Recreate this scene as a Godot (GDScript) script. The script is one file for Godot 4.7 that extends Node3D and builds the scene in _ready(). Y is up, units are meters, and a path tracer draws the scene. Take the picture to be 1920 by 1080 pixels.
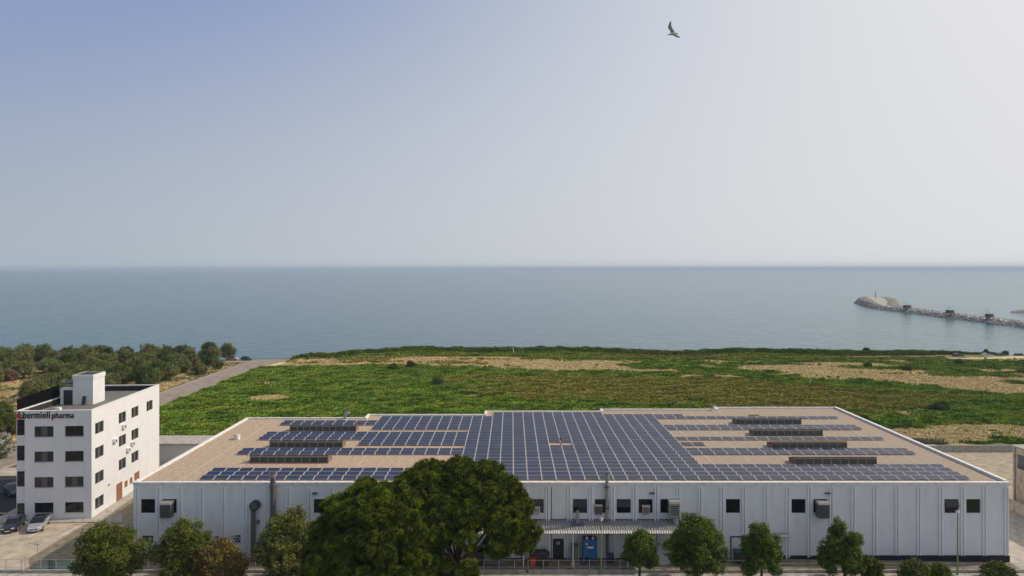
extends Node3D
# Coastal factory with a solar roof, an office block, a green field and the sea. z = -distance from the camera position.

# ------------------------------------------------------------------ mesh builder
class MB:
	var v := PackedVector3Array()
	var n := PackedVector3Array()
	var c := PackedColorArray()
	var col := Color(1, 1, 1)
	var use_col := false
	func tri(a: Vector3, b: Vector3, d: Vector3) -> void:
		var nn := (b - a).cross(d - a).normalized()
		tri_n(a, b, d, nn, nn, nn)
	func tri_n(a: Vector3, b: Vector3, d: Vector3, na: Vector3, nb: Vector3, nd: Vector3) -> void:
		v.append(a); v.append(d); v.append(b)
		n.append(na); n.append(nd); n.append(nb)
		if use_col:
			c.append(col); c.append(col); c.append(col)
	func quad(a: Vector3, b: Vector3, d: Vector3, e: Vector3) -> void:   # counter-clockwise seen from outside
		tri(a, b, d)
		tri(a, d, e)
	func box(x0: float, x1: float, y0: float, y1: float, z0: float, z1: float) -> MB:
		return boxt(Transform3D(Basis(), Vector3((x0 + x1) / 2, (y0 + y1) / 2, (z0 + z1) / 2)), Vector3(absf(x1 - x0), absf(y1 - y0), absf(z1 - z0)))
	func boxt(t: Transform3D, s: Vector3) -> MB:
		var h := s / 2
		var p: Array[Vector3] = []
		for k in 8:
			p.append(t * Vector3(h.x * (1 if k & 1 else -1), h.y * (1 if k & 2 else -1), h.z * (1 if k & 4 else -1)))
		quad(p[4], p[5], p[7], p[6])
		quad(p[1], p[0], p[2], p[3])
		quad(p[5], p[1], p[3], p[7])
		quad(p[0], p[4], p[6], p[2])
		quad(p[6], p[7], p[3], p[2])
		quad(p[0], p[1], p[5], p[4])
		return self
	func tube(path: Array, rad: Array, seg := 8, cap := true) -> MB:
		var rings := []
		var up := Vector3(0.13, 0.2, 1).normalized()
		for i in path.size():
			var t: Vector3 = (path[mini(i + 1, path.size() - 1)] - path[maxi(i - 1, 0)]).normalized()
			var a := t.cross(up).normalized()
			if absf(t.dot(up)) > 0.95:
				a = t.cross(Vector3(1, 0, 0)).normalized()
			var b := t.cross(a).normalized()
			var ring := []
			for k in seg:
				var w := TAU * k / seg
				ring.append([path[i], (a * cos(w) + b * sin(w)), rad[i]])
			rings.append(ring)
		for i in path.size() - 1:
			for k in seg:
				var q := [rings[i][k], rings[i][(k + 1) % seg], rings[i + 1][(k + 1) % seg], rings[i + 1][k]]
				var P := []
				for w in q:
					P.append(w[0] + w[1] * w[2])
				tri_n(P[0], P[1], P[2], q[0][1], q[1][1], q[2][1])
				tri_n(P[0], P[2], P[3], q[0][1], q[2][1], q[3][1])
		if cap:
			for e in [0, path.size() - 1]:
				if rad[e] > 0.001:
					for k in seg:
						var A: Vector3 = rings[e][k][0] + rings[e][k][1] * rings[e][k][2]
						var B: Vector3 = rings[e][(k + 1) % seg][0] + rings[e][(k + 1) % seg][1] * rings[e][(k + 1) % seg][2]
						tri(path[e], A, B) if e else tri(path[e], B, A)
		return self
	func prism(poly: PackedVector2Array, z0: float, z1: float, t := Transform3D()) -> MB:   # polygon in xy, extruded along z
		var idx := Geometry2D.triangulate_polygon(poly)
		for k in range(0, idx.size(), 3):
			var a := poly[idx[k]]
			var b := poly[idx[k + 1]]
			var d := poly[idx[k + 2]]
			if (b - a).cross(d - a) < 0:
				var s := b
				b = d
				d = s
			tri(t * Vector3(a.x, a.y, z1), t * Vector3(b.x, b.y, z1), t * Vector3(d.x, d.y, z1))
			tri(t * Vector3(a.x, a.y, z0), t * Vector3(d.x, d.y, z0), t * Vector3(b.x, b.y, z0))
		var cw := Geometry2D.is_polygon_clockwise(poly)
		for k in poly.size():
			var a := poly[k]
			var b := poly[(k + 1) % poly.size()]
			if cw:
				var s := a
				a = b
				b = s
			quad(t * Vector3(b.x, b.y, z1), t * Vector3(a.x, a.y, z1), t * Vector3(a.x, a.y, z0), t * Vector3(b.x, b.y, z0))
		return self
	func mesh(m: Material = null, into: ArrayMesh = null) -> ArrayMesh:
		var a := []
		a.resize(Mesh.ARRAY_MAX)
		a[Mesh.ARRAY_VERTEX] = v
		a[Mesh.ARRAY_NORMAL] = n
		if use_col:
			a[Mesh.ARRAY_COLOR] = c
		var am := into if into else ArrayMesh.new()
		am.add_surface_from_arrays(Mesh.PRIMITIVE_TRIANGLES, a)
		if m:
			am.surface_set_material(am.get_surface_count() - 1, m)
		return am

# ------------------------------------------------------------------ nodes
var M := {}
var used := {}
var rng := RandomNumberGenerator.new()

func numbered(s: String) -> String:
	var k: int = used.get(s, 0)
	used[s] = k + 1
	return s if k == 0 else "%s_%03d" % [s, k]

func tag(o: Node, label: String, category: String, group := "") -> void:
	o.set_meta("label", label)
	o.set_meta("category", category)
	if group:
		o.set_meta("group", group)

func thing(called: String, label: String, category: String, at := Vector3.ZERO, turn := 0.0, group := "") -> Node3D:
	var o := Node3D.new()
	o.name = numbered(called)
	add_child(o)
	o.position = at
	o.rotation.y = turn
	tag(o, label, category, group)
	return o

func part(called: String, mesh: Mesh, parent: Node, at := Vector3.ZERO) -> MeshInstance3D:
	var o := MeshInstance3D.new()
	o.name = called
	o.mesh = mesh
	o.position = at
	parent.add_child(o, true)
	return o

func single(called: String, mesh: Mesh, label: String, category: String, at := Vector3.ZERO, turn := 0.0, group := "") -> MeshInstance3D:
	var o := part(numbered(called), mesh, self, at)
	o.rotation.y = turn
	tag(o, label, category, group)
	return o

func struct(called: String, mesh: Mesh) -> MeshInstance3D:
	var o := part(numbered(called), mesh, self)
	o.set_meta("kind", "structure")
	return o

func V(x: float, y: float, d: float) -> Vector3:
	return Vector3(x, y, -d)

func bx(x0: float, x1: float, y0: float, y1: float, z0: float, z1: float, m: Material) -> ArrayMesh:
	return MB.new().box(x0, x1, y0, y1, z0, z1).mesh(m)

func sheet(called: String, pts: Array, y: float, m: Material, thick := 0.0) -> MeshInstance3D:   # pts are (x, distance)
	var poly := PackedVector2Array()
	for p in pts:
		poly.append(Vector2(p[0], p[1]))
	var b := MB.new()
	# prism runs along z; turned so that it lies on the ground
	b.prism(poly, y - maxf(thick, 0.002), y, Transform3D(Basis(Vector3(1, 0, 0), Vector3(0, 0, -1), Vector3(0, 1, 0)), Vector3.ZERO))
	return struct(called, b.mesh(m))

# ------------------------------------------------------------------ materials
func plain(r: float, g: float, b: float, rough := 0.8, metal := 0.0) -> StandardMaterial3D:   # linear base colour
	var m := StandardMaterial3D.new()
	m.albedo_color = Color(r, g, b).linear_to_srgb()
	m.roughness = rough
	m.metallic = metal
	return m

func noise_tex(freq: float, cols: Array, seed_: int, size := 512, type := FastNoiseLite.TYPE_SIMPLEX_SMOOTH, oct := 5) -> NoiseTexture2D:
	var f := FastNoiseLite.new()
	f.noise_type = type
	f.frequency = freq
	f.seed = seed_
	f.fractal_octaves = oct
	f.fractal_gain = 0.55
	var t := NoiseTexture2D.new()
	t.width = size
	t.height = size
	t.seamless = true
	t.noise = f
	t.normalize = true
	var g := Gradient.new()
	var offs := PackedFloat32Array()
	var cs := PackedColorArray()
	for e in cols:
		offs.append(e[0])
		cs.append(Color(e[1], e[2], e[3]).linear_to_srgb())
	g.offsets = offs
	g.colors = cs
	t.color_ramp = g
	return t

func grained(cols: Array, freq: float, tile: Vector3, rough := 0.9, seed_ := 1, size := 512, oct := 5) -> StandardMaterial3D:
	var m := StandardMaterial3D.new()
	m.albedo_texture = noise_tex(freq, cols, seed_, size, FastNoiseLite.TYPE_SIMPLEX_SMOOTH, oct)
	m.uv1_triplanar = true
	m.uv1_world_triplanar = true
	m.uv1_scale = Vector3(1 / tile.x, 1 / tile.y, 1 / tile.z)
	m.roughness = rough
	return m

func materials() -> void:
	M.wall = grained([[0.0, 0.62, 0.62, 0.61], [0.3, 0.715, 0.715, 0.71], [1.0, 0.77, 0.77, 0.765]], 0.010, Vector3(9, 22, 9), 0.75, 3)
	M.rib = grained([[0.0, 0.68, 0.68, 0.67], [0.4, 0.78, 0.78, 0.775], [1.0, 0.84, 0.84, 0.835]], 0.012, Vector3(5, 22, 5), 0.75, 4)
	M.white = grained([[0.0, 0.61, 0.61, 0.605], [0.3, 0.67, 0.67, 0.665], [1.0, 0.71, 0.71, 0.705]], 0.010, Vector3(10, 18, 10), 0.75, 5)
	M.coping = grained([[0.0, 0.52, 0.49, 0.45], [0.5, 0.75, 0.73, 0.70], [1.0, 0.84, 0.82, 0.80]], 0.02, Vector3(9, 9, 9), 0.6, 6)
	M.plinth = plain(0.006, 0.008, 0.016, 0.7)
	M.roof = grained([[0.0, 0.26, 0.185, 0.125], [0.3, 0.38, 0.28, 0.195], [0.7, 0.44, 0.33, 0.235], [1.0, 0.52, 0.41, 0.30]], 0.02, Vector3(14, 14, 14), 0.95, 7, 1024, 7)
	M.roof_grey = grained([[0.0, 0.22, 0.165, 0.12], [0.3, 0.31, 0.24, 0.18], [0.7, 0.36, 0.285, 0.215], [1.0, 0.43, 0.35, 0.27]], 0.02, Vector3(14, 14, 14), 0.95, 37, 1024, 7)  # darker, greyer felt tone for the strips on the right
	M.seam = plain(0.52, 0.42, 0.32, 0.9)
	M.deck = grained([[0.0, 0.10, 0.10, 0.095], [1.0, 0.19, 0.185, 0.17]], 0.02, Vector3(8, 8, 8), 0.9, 8)
	M.asphalt = grained([[0.0, 0.12, 0.095, 0.06], [0.5, 0.20, 0.165, 0.11], [1.0, 0.27, 0.225, 0.16]], 0.015, Vector3(17, 17, 17), 0.9, 9, 1024, 7)
	M.tar = grained([[0.0, 0.012, 0.012, 0.012], [1.0, 0.032, 0.031, 0.030]], 0.02, Vector3(9, 9, 9), 0.9, 39)
	M.road = grained([[0.0, 0.19, 0.155, 0.12], [0.5, 0.255, 0.21, 0.165], [1.0, 0.33, 0.275, 0.22]], 0.015, Vector3(30, 30, 30), 0.9, 10, 512, 6)
	M.lot = grained([[0.0, 0.22, 0.18, 0.125], [0.25, 0.36, 0.295, 0.215], [0.6, 0.45, 0.37, 0.28], [1.0, 0.54, 0.46, 0.36]], 0.012, Vector3(24, 24, 24), 0.92, 11, 1024, 7)
	M.pave = grained([[0.0, 0.27, 0.24, 0.20], [0.5, 0.38, 0.345, 0.30], [1.0, 0.47, 0.43, 0.375]], 0.02, Vector3(11, 11, 11), 0.9, 12, 512, 6)
	M.dirt = grained([[0.0, 0.20, 0.155, 0.105], [0.4, 0.32, 0.26, 0.185], [0.7, 0.40, 0.33, 0.245], [1.0, 0.50, 0.43, 0.33]], 0.012, Vector3(30, 30, 12), 0.95, 13, 1024, 7)
	M.land = grained([[0.0, 0.55, 0.55, 0.55], [0.4, 0.85, 0.85, 0.85], [1.0, 1.0, 1.0, 1.0]], 0.02, Vector3(30, 30, 30), 0.95, 14, 1024, 7)
	M.land.vertex_color_use_as_albedo = true
	M.drygrass = grained([[0.0, 0.24, 0.18, 0.08], [0.5, 0.40, 0.31, 0.16], [1.0, 0.55, 0.44, 0.26]], 0.015, Vector3(34, 34, 34), 0.95, 15, 1024, 7)
	M.green_paint = grained([[0.0, 0.10, 0.17, 0.12], [1.0, 0.16, 0.26, 0.18]], 0.02, Vector3(9, 9, 9), 0.85, 16)
	M.paint = grained([[0.0, 0.40, 0.38, 0.34], [0.4, 0.66, 0.64, 0.60], [1.0, 0.76, 0.74, 0.70]], 0.03, Vector3(4, 4, 4), 0.8, 17)
	M.solar = plain(0.012, 0.015, 0.042, 0.16)
	M.solar.metallic_specular = 0.55
	M.solar_b = plain(0.016, 0.019, 0.046, 0.2)
	M.solar_b.metallic_specular = 0.55
	M.solar_c = plain(0.010, 0.014, 0.036, 0.13)
	M.solar_c.metallic_specular = 0.55
	M.alu = plain(0.52, 0.52, 0.54, 0.45, 0.3)
	M.ballast = plain(0.42, 0.39, 0.35, 0.85)
	M.rust = grained([[0.0, 0.08, 0.05, 0.035], [0.5, 0.20, 0.13, 0.09], [1.0, 0.36, 0.27, 0.21]], 0.03, Vector3(3, 3, 3), 0.8, 18)
	M.lip = grained([[0.0, 0.22, 0.15, 0.11], [0.5, 0.40, 0.31, 0.25], [1.0, 0.52, 0.43, 0.36]], 0.03, Vector3(3, 3, 3), 0.8, 38)
	M.edge = plain(0.72, 0.69, 0.64, 0.7)  # pale colour that paints sunlight onto the canopy front edge
	M.skyglass = plain(0.025, 0.036, 0.032, 0.12)
	M.glass = plain(0.010, 0.011, 0.013, 0.06)
	M.glass_b = plain(0.020, 0.028, 0.034, 0.08)
	M.curtain = plain(0.10, 0.09, 0.075, 0.4)
	M.frame = plain(0.035, 0.030, 0.028, 0.5)
	M.frame_brown = plain(0.055, 0.038, 0.028, 0.5)
	M.door_brown = grained([[0.0, 0.20, 0.085, 0.045], [1.0, 0.32, 0.14, 0.075]], 0.03, Vector3(2, 4, 2), 0.6, 19)
	M.steel = grained([[0.0, 0.25, 0.25, 0.25], [1.0, 0.52, 0.52, 0.53]], 0.03, Vector3(2, 5, 2), 0.4, 20)
	M.steel.metallic = 0.6
	M.galv_dark = grained([[0.0, 0.06, 0.058, 0.055], [1.0, 0.17, 0.165, 0.155]], 0.03, Vector3(2, 5, 2), 0.5, 21)
	M.beige = grained([[0.0, 0.22, 0.20, 0.17], [0.5, 0.40, 0.37, 0.32], [1.0, 0.50, 0.47, 0.42]], 0.03, Vector3(2, 3, 2), 0.7, 22)
	M.cooler_dark = plain(0.07, 0.068, 0.064, 0.7)
	M.corr = grained([[0.0, 0.16, 0.155, 0.15], [0.5, 0.29, 0.285, 0.28], [1.0, 0.38, 0.37, 0.36]], 0.02, Vector3(3, 3, 5), 0.6, 23)
	M.corr.metallic = 0.15
	M.black = plain(0.006, 0.006, 0.007, 0.9)
	M.black.metallic_specular = 0.1
	M.dark = plain(0.03, 0.03, 0.032, 0.7)
	M.blue = grained([[0.0, 0.006, 0.075, 0.20], [1.0, 0.012, 0.115, 0.29]], 0.02, Vector3(3, 3, 3), 0.5, 24)
	M.red = plain(0.42, 0.03, 0.025, 0.5)
	M.bin_green = plain(0.012, 0.04, 0.022, 0.6)
	M.bin_grey = plain(0.10, 0.11, 0.12, 0.6)
	M.pole_green = plain(0.20, 0.27, 0.09, 0.5)
	M.letter = plain(0.012, 0.012, 0.018, 0.5)
	M.sign_red = plain(0.50, 0.012, 0.025, 0.5)
	M.bark = grained([[0.0, 0.035, 0.022, 0.015], [1.0, 0.12, 0.08, 0.055]], 0.04, Vector3(1.5, 4, 1.5), 0.95, 25)
	M.stone = grained([[0.0, 0.20, 0.185, 0.155], [0.5, 0.34, 0.315, 0.27], [1.0, 0.48, 0.445, 0.39]], 0.03, Vector3(9, 9, 9), 0.95, 26)
	M.concrete = grained([[0.0, 0.24, 0.225, 0.20], [0.5, 0.36, 0.34, 0.31], [1.0, 0.46, 0.44, 0.40]], 0.02, Vector3(7, 7, 7), 0.9, 27)
	M.stucco = grained([[0.0, 0.26, 0.20, 0.12], [0.4, 0.50, 0.42, 0.29], [1.0, 0.62, 0.54, 0.40]], 0.015, Vector3(7, 12, 7), 0.9, 28)
	M.mesh_wire = plain(0.42, 0.43, 0.44, 0.5, 0.3)
	M.wood = plain(0.13, 0.11, 0.09, 0.9)
	M.tyre = plain(0.012, 0.012, 0.012, 0.85)
	M.rim = plain(0.45, 0.45, 0.47, 0.35, 0.6)
	M.lampglass = plain(0.7, 0.72, 0.75, 0.15)
	M.canvas = plain(0.62, 0.62, 0.63, 0.8)
	M.leaf = StandardMaterial3D.new()
	M.leaf.vertex_color_use_as_albedo = true
	M.leaf.roughness = 0.7
	M.leaf.backlight_enabled = true
	M.leaf.backlight = Color(0.05, 0.06, 0.012)
	M.leaf.metallic_specular = 0.25
	M.leaf.cull_mode = BaseMaterial3D.CULL_DISABLED
	M.grass = M.leaf.duplicate()
	M.grass.backlight = Color(0.14, 0.17, 0.04)
	M.grass.roughness = 0.85
	# sea: one body colour, small waves as a normal map, broad slicks in the gloss
	var sea := StandardMaterial3D.new()
	sea.albedo_texture = noise_tex(0.012, [[0.0, 0.006, 0.072, 0.092], [0.5, 0.008, 0.082, 0.102], [1.0, 0.010, 0.092, 0.112]], 31, 1024, FastNoiseLite.TYPE_SIMPLEX_SMOOTH, 5)
	sea.uv1_triplanar = true
	sea.uv1_world_triplanar = true
	sea.uv1_scale = Vector3(1 / 900.0, 1, 1 / 170.0)
	sea.roughness = 0.17
	sea.metallic_specular = 0.40
	M.sea = sea

# ------------------------------------------------------------------ main
func _ready() -> void:
	rng.seed = 7
	# camera: lens axis level, lens shifted down a little
	var cam := Camera3D.new()
	cam.name = "camera"
	cam.projection = Camera3D.PROJECTION_FRUSTUM
	cam.near = 0.1
	cam.far = 80000
	cam.size = 0.1 * 1080.0 / 1280.0
	cam.frustum_offset = Vector2(0, -0.1 * 38.0 / 1280.0)
	cam.position = Vector3(0, 34.3, 0)
	add_child(cam)
	cam.current = true
	# sun: from the right, slightly beyond the front walls
	var to_sun := Vector3(1.2, 1.0, -0.25).normalized()
	var sun := DirectionalLight3D.new()
	sun.name = "sun"
	sun.light_energy = 1.05
	sun.light_color = Color(1.0, 0.945, 0.86)
	sun.light_angular_distance = 0.6
	sun.shadow_enabled = true
	add_child(sun)
	sun.look_at_from_position(to_sun * 100, Vector3.ZERO, Vector3.UP)
	# sky and air
	var env := Environment.new()
	env.background_mode = Environment.BG_SKY
	env.sky = Sky.new()
	env.sky.sky_material = make_sky(to_sun)
	env.tonemap_mode = Environment.TONE_MAPPER_LINEAR
	env.tonemap_exposure = 1.0
	env.sdfgi_enabled = true
	env.ssao_enabled = true
	env.ssil_enabled = true
	env.fog_enabled = true
	env.fog_density = 0.00012
	env.fog_light_color = Color(0.84, 0.92, 1.0)
	var we := WorldEnvironment.new()
	we.name = "environment"
	we.environment = env
	add_child(we)

	materials()
	terrain()
	factory()
	solar()
	office()
	surroundings()
	yard_things()
	breakwaters()
	vegetation()
	vehicles()
	seagull()

func make_sky(to_sun: Vector3) -> PanoramaSkyMaterial:
	var w := 512
	var h := 256
	var im := Image.create(w, h, false, Image.FORMAT_RGBF)
	var hor := Color(0.655, 0.695, 0.735).srgb_to_linear()
	var mid := Color(0.515, 0.60, 0.765).srgb_to_linear()
	var zen := Color(0.305, 0.39, 0.555).srgb_to_linear()
	var glow := Color(0.882, 0.882, 0.886).srgb_to_linear()
	for y in h:
		var el := (0.5 - (y + 0.5) / h) * PI
		var e := maxf(rad_to_deg(el), 0.0)
		for x in w:
			var az := (x + 0.5) / w * TAU      # 0 looks along -z, a quarter turn along +x
			var dir := Vector3(sin(az) * cos(el), sin(el), -cos(az) * cos(el))
			var ga := rad_to_deg(acos(clampf(dir.dot(to_sun), -1, 1)))
			var t := 1.0 - exp(-pow(e / 13.0, 1.35))
			var c := hor.lerp(mid, t)
			c = c.lerp(zen, smoothstep(16.0, 65.0, e))
			# haze brightens towards the sun, more so low in the sky
			var g := 1.0 - smoothstep(36.0, lerpf(122.0, 86.0, smoothstep(3.0, 26.0, e)), ga)
			c = c.lerp(glow, pow(g, 0.9))
			var a := 1.0 + 0.9 * exp(-ga / 14.0)
			im.set_pixel(x, y, Color(c.r * a, c.g * a, c.b * a))
	var m := PanoramaSkyMaterial.new()
	m.panorama = ImageTexture.create_from_image(im)
	return m

# ------------------------------------------------------------------ terrain
var patch_noise := FastNoiseLite.new()

const SHORE := [[-420.0, 262.0], [-200.0, 258.0], [-112.0, 255.0], [-91.0, 257.0], [-70.6, 266.5], [-56.5, 278.0], [-36.0, 287.6], [-13.0, 281.8], [17.8, 285.6], [61.8, 272.6], [96.0, 279.9], [128.6, 274.4], [157.6, 272.6], [184.0, 267.4], [198.0, 264.0], [420.0, 250.0]]

func shore(x: float) -> float:
	for k in SHORE.size() - 1:
		if x <= SHORE[k + 1][0]:
			var t := clampf((x - SHORE[k][0]) / (SHORE[k + 1][0] - SHORE[k][0]), 0, 1)
			t = t * t * (3 - 2 * t)
			return lerpf(SHORE[k][1], SHORE[k + 1][1], t)
	return 250.0

func ground_y(x: float, d: float) -> float:
	var s := shore(x)
	var hump := 0.7 * exp(-pow((d - s + 5.0) / 5.0, 2))
	if x < -80 and x > -130:
		hump = 0.0
	return hump - 5.5 * smoothstep(0.0, 14.0, d - s)

func terrain() -> void:
	patch_noise.seed = 21
	patch_noise.frequency = 0.03
	patch_noise.fractal_octaves = 4
	var b := MB.new()
	var xs := []
	for k in 53:
		xs.append(-420.0 + 6.0 * k)
	for k in 108:
		xs.append(-105.0 + 3.0 * k)
	for k in 33:
		xs.append(222.0 + 6.0 * k)
	var prof := [-400.0, -250.0, -170.0]
	for k in 60:
		prof.append(-165.0 + 2.5 * k)
	prof += [-15.0, -13.0, -11.0, -9.0, -7.0, -5.0, -3.5, -2.0, 0.0, 3.0, 6.0, 9.0, 12.0, 15.0]
	var grid := []
	for i in xs.size():
		var col := []
		for j in prof.size():
			var x: float = xs[i]
			var d: float = shore(x) + prof[j]
			var c := Color(0.10, 0.12, 0.035)
			var dr := dryness(x, d, patch_noise)
			if dr > 0.2:
				c = c.lerp(Color(0.70, 0.565, 0.33), smoothstep(0.22, 0.5, dr))
			elif brownness(x, d, patch_noise) > 0.34:
				c = Color(0.20, 0.17, 0.055)
			if prof[j] > 2.0:
				c = Color(0.42, 0.35, 0.24)
			col.append([V(x, ground_y(x, d), d), c])
		grid.append(col)
	b.use_col = true
	for i in xs.size() - 1:
		for j in prof.size() - 1:
			var P := [grid[i][j], grid[i + 1][j], grid[i + 1][j + 1], grid[i][j + 1]]
			b.quad(P[0][0], P[1][0], P[2][0], P[3][0])
			var m := b.c.size() - 6
			for q in 6:
				b.c[m + q] = P[[0, 2, 1, 0, 3, 2][q]][1]
	struct("ground", b.mesh(M.land))
	# dry grass under the olive grove and right of the road
	sheet("dry_grass", [[-230, 120], [-97.5, 120], [-97.5, 246], [-230, 246]], 0.006, M.drygrass)
	# beach
	# road to the coast
	sheet("road", [[-96, 60], [-87, 60], [-87, 236], [-84.5, 244], [-83.5, 255.5], [-108, 254.6], [-105.5, 247], [-99, 241], [-96, 232]], 0.03, M.road, 0.05)
	sheet("road_kerb", [[-96.4, 110], [-96.1, 110], [-96.1, 231], [-98.1, 240.2], [-98.5, 240.2], [-96.4, 231]], 0.13, M.concrete, 0.15)
	sheet("road_kerb", [[-86.9, 110], [-86.6, 110], [-86.6, 236], [-86.9, 236]], 0.10, M.concrete, 0.12)
	# the street in front and its pavement
	sheet("street", [[-140, 40], [140, 40], [140, 71.5], [-140, 71.5]], 0.012, M.asphalt)
	sheet("pavement", [[-86.5, 71.5], [130, 71.5], [130, 76.4], [-86.5, 76.4]], 0.13, M.pave, 0.15)
	# car park and alley
	sheet("car_park", [[-86.5, 76.4], [-44.2, 76.4], [-44.2, 117], [-86.5, 117]], 0.02, M.lot)
	sheet("alley", [[-57.0, 93.0], [-57.0, 80.5], [-54.0, 76.5], [-44.3, 76.5], [-44.3, 116.8], [-55.9, 116.8]], 0.026, M.asphalt)
	sheet("green_paving", [[-54.5, 76.5], [-54.5, 78.9], [-49.8, 79.9], [-45.0, 79.6], [-45.0, 76.5]], 0.032, M.green_paint)
	sheet("side_yard", [[-86.4, 91.4], [-70.4, 91.4], [-71.6, 112.5], [-86.4, 112.5]], 0.026, M.tar)
	sheet("side_kerb", [[-86.3, 95.0], [-70.3, 95.0], [-70.3, 95.25], [-86.3, 95.25]], 0.14, M.concrete, 0.15)
	# office pavement
	sheet("office_pavement", [[-70.2, 91.2], [-55.7, 91.9], [-57.2, 114.5], [-58.9, 114.5], [-57.6, 93.6], [-70.2, 92.8]], 0.13, M.pave, 0.14)
	# front yard of the factory, falling away to the right
	var y := MB.new()
	var ys := [[-44.2, 0.03], [-38.0, 0.4], [31.0, 0.42], [57.9, 0.03]]
	for k in 3:
		var a: Array = ys[k]
		var c: Array = ys[k + 1]
		y.quad(V(a[0], a[1], 76.75), V(c[0], c[1], 76.75), V(c[0], c[1], 79.6), V(a[0], a[1], 79.6))
		y.quad(V(a[0], -0.1, 76.75), V(c[0], -0.1, 76.75), V(c[0], c[1], 76.75), V(a[0], a[1], 76.75))
	struct("front_yard", y.mesh(M.asphalt))
	# right-hand drive and dirt yard
	sheet("driveway", [[57.9, 76.4], [73.0, 76.4], [73.0, 88], [70.0, 104], [57.9, 104]], 0.02, M.pave)
	sheet("dirt_yard", [[57.9, 92.0], [70.0, 92.0], [73.5, 98], [110, 98], [110, 127], [57.9, 131]], 0.012, M.dirt)
	# white bay lines and hatching in the car park
	for x in [-65.4, -61.45, -57.6, -54.2]:
		sheet("bay_line", [[x - 0.07, 86.7], [x + 0.07, 86.7], [x + 0.07, 90.6], [x - 0.07, 90.6]], 0.036, M.paint)
	for k in 6:
		var d := 85.4 + k * 0.95
		sheet("hatch_line", [[-54.0, d], [-51.9, d + 0.75], [-51.9, d + 0.92], [-54.0, d + 0.17]], 0.036, M.paint)
	sheet("bay_line", [[-54.05, 84.8], [-51.8, 84.8], [-51.8, 84.95], [-54.05, 84.95]], 0.040, M.paint)
	sheet("bay_line", [[-51.85, 85.0], [-51.7, 85.0], [-51.7, 91.2], [-51.85, 91.2]], 0.040, M.paint)
	# sea
	var s := MB.new()
	var ds := [225.0, 400.0, 800.0, 1600.0, 4000.0, 12000.0, 36000.0]
	for k in ds.size() - 1:
		var w0: float = ds[k] * 0.95 + 300
		var w1: float = ds[k + 1] * 0.95 + 300
		s.quad(V(-w0, -4, ds[k]), V(w0, -4, ds[k]), V(w1, -4, ds[k + 1]), V(-w1, -4, ds[k + 1]))
	var f := FastNoiseLite.new()
	f.noise_type = FastNoiseLite.TYPE_SIMPLEX_SMOOTH
	f.frequency = 0.035
	f.seed = 5
	f.fractal_octaves = 4
	var t := NoiseTexture2D.new()
	t.width = 1024
	t.height = 1024
	t.seamless = true
	t.as_normal_map = true
	t.bump_strength = 6.0
	t.noise = f
	M.sea.normal_enabled = true
	M.sea.normal_texture = t
	M.sea.normal_scale = 0.28
	struct("sea", s.mesh(M.sea))

# ------------------------------------------------------------------ factory
const FX0 := -44.1
const FX1 := 57.9
const FD := 79.5      # distance of the front wall
const ROOF := 9.18
const STEPS := [[-44.1, -24.5, 113.5], [-24.5, -4.7, 116.0], [-4.7, 15.5, 118.7], [15.5, 36.0, 120.4], [36.0, 57.9, 122.0]]

func window_unit(parent: Node, w: float, h: float, at: Vector3, turn: float, glass: Material, frame: Material, rails := [], mull := []) -> Node3D:
	# a frame with panes, its face towards +z; at is the middle of the sill line
	var win := part("window", null, parent, at)
	win.rotation.y = turn
	var f := MB.new()
	var t := 0.06
	f.box(-w / 2, w / 2, 0, t, -0.06, 0.0)
	f.box(-w / 2, w / 2, h - t, h, -0.06, 0.0)
	f.box(-w / 2, -w / 2 + t, t, h - t, -0.06, 0.0)
	f.box(w / 2 - t, w / 2, t, h - t, -0.06, 0.0)
	for r in rails:
		f.box(-w / 2 + t, w / 2 - t, h * r - 0.03, h * r + 0.03, -0.058, -0.002)
	for r in mull:
		f.box(w * r - 0.03, w * r + 0.03, t, h - t, -0.057, -0.003)
	win.mesh = f.mesh(frame)
	var cuts := [-w / 2 + t * 0.6]
	for r in mull:
		cuts.append(w * r)
	cuts.append(w / 2 - t * 0.6)
	for k in cuts.size() - 1:
		var g: Material = glass
		if glass == M.glass_b and k == 1:
			g = M.curtain
		part("pane", bx(cuts[k] + 0.004, cuts[k + 1] - 0.004, t * 0.6, h - t * 0.6, -0.045, -0.03, g), win)
	return win

func wall_with_hole(b: MB, x0: float, x1: float, y0: float, y1: float, z0: float, z1: float, holes: Array) -> void:
	# one strip of wall; holes are (hx0, hx1, hy0, hy1), all of the same column, listed upwards
	if holes.is_empty():
		b.box(x0, x1, y0, y1, z0, z1)
		return
	var hx0: float = holes[0][0]
	var hx1: float = holes[0][1]
	b.box(x0, hx0, y0, y1, z0, z1)
	b.box(hx1, x1, y0, y1, z0, z1)
	var y := y0
	for hh in holes:
		b.box(hx0, hx1, y, hh[2], z0, z1)
		y = hh[3]
	b.box(hx0, hx1, y, y1, z0, z1)

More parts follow.
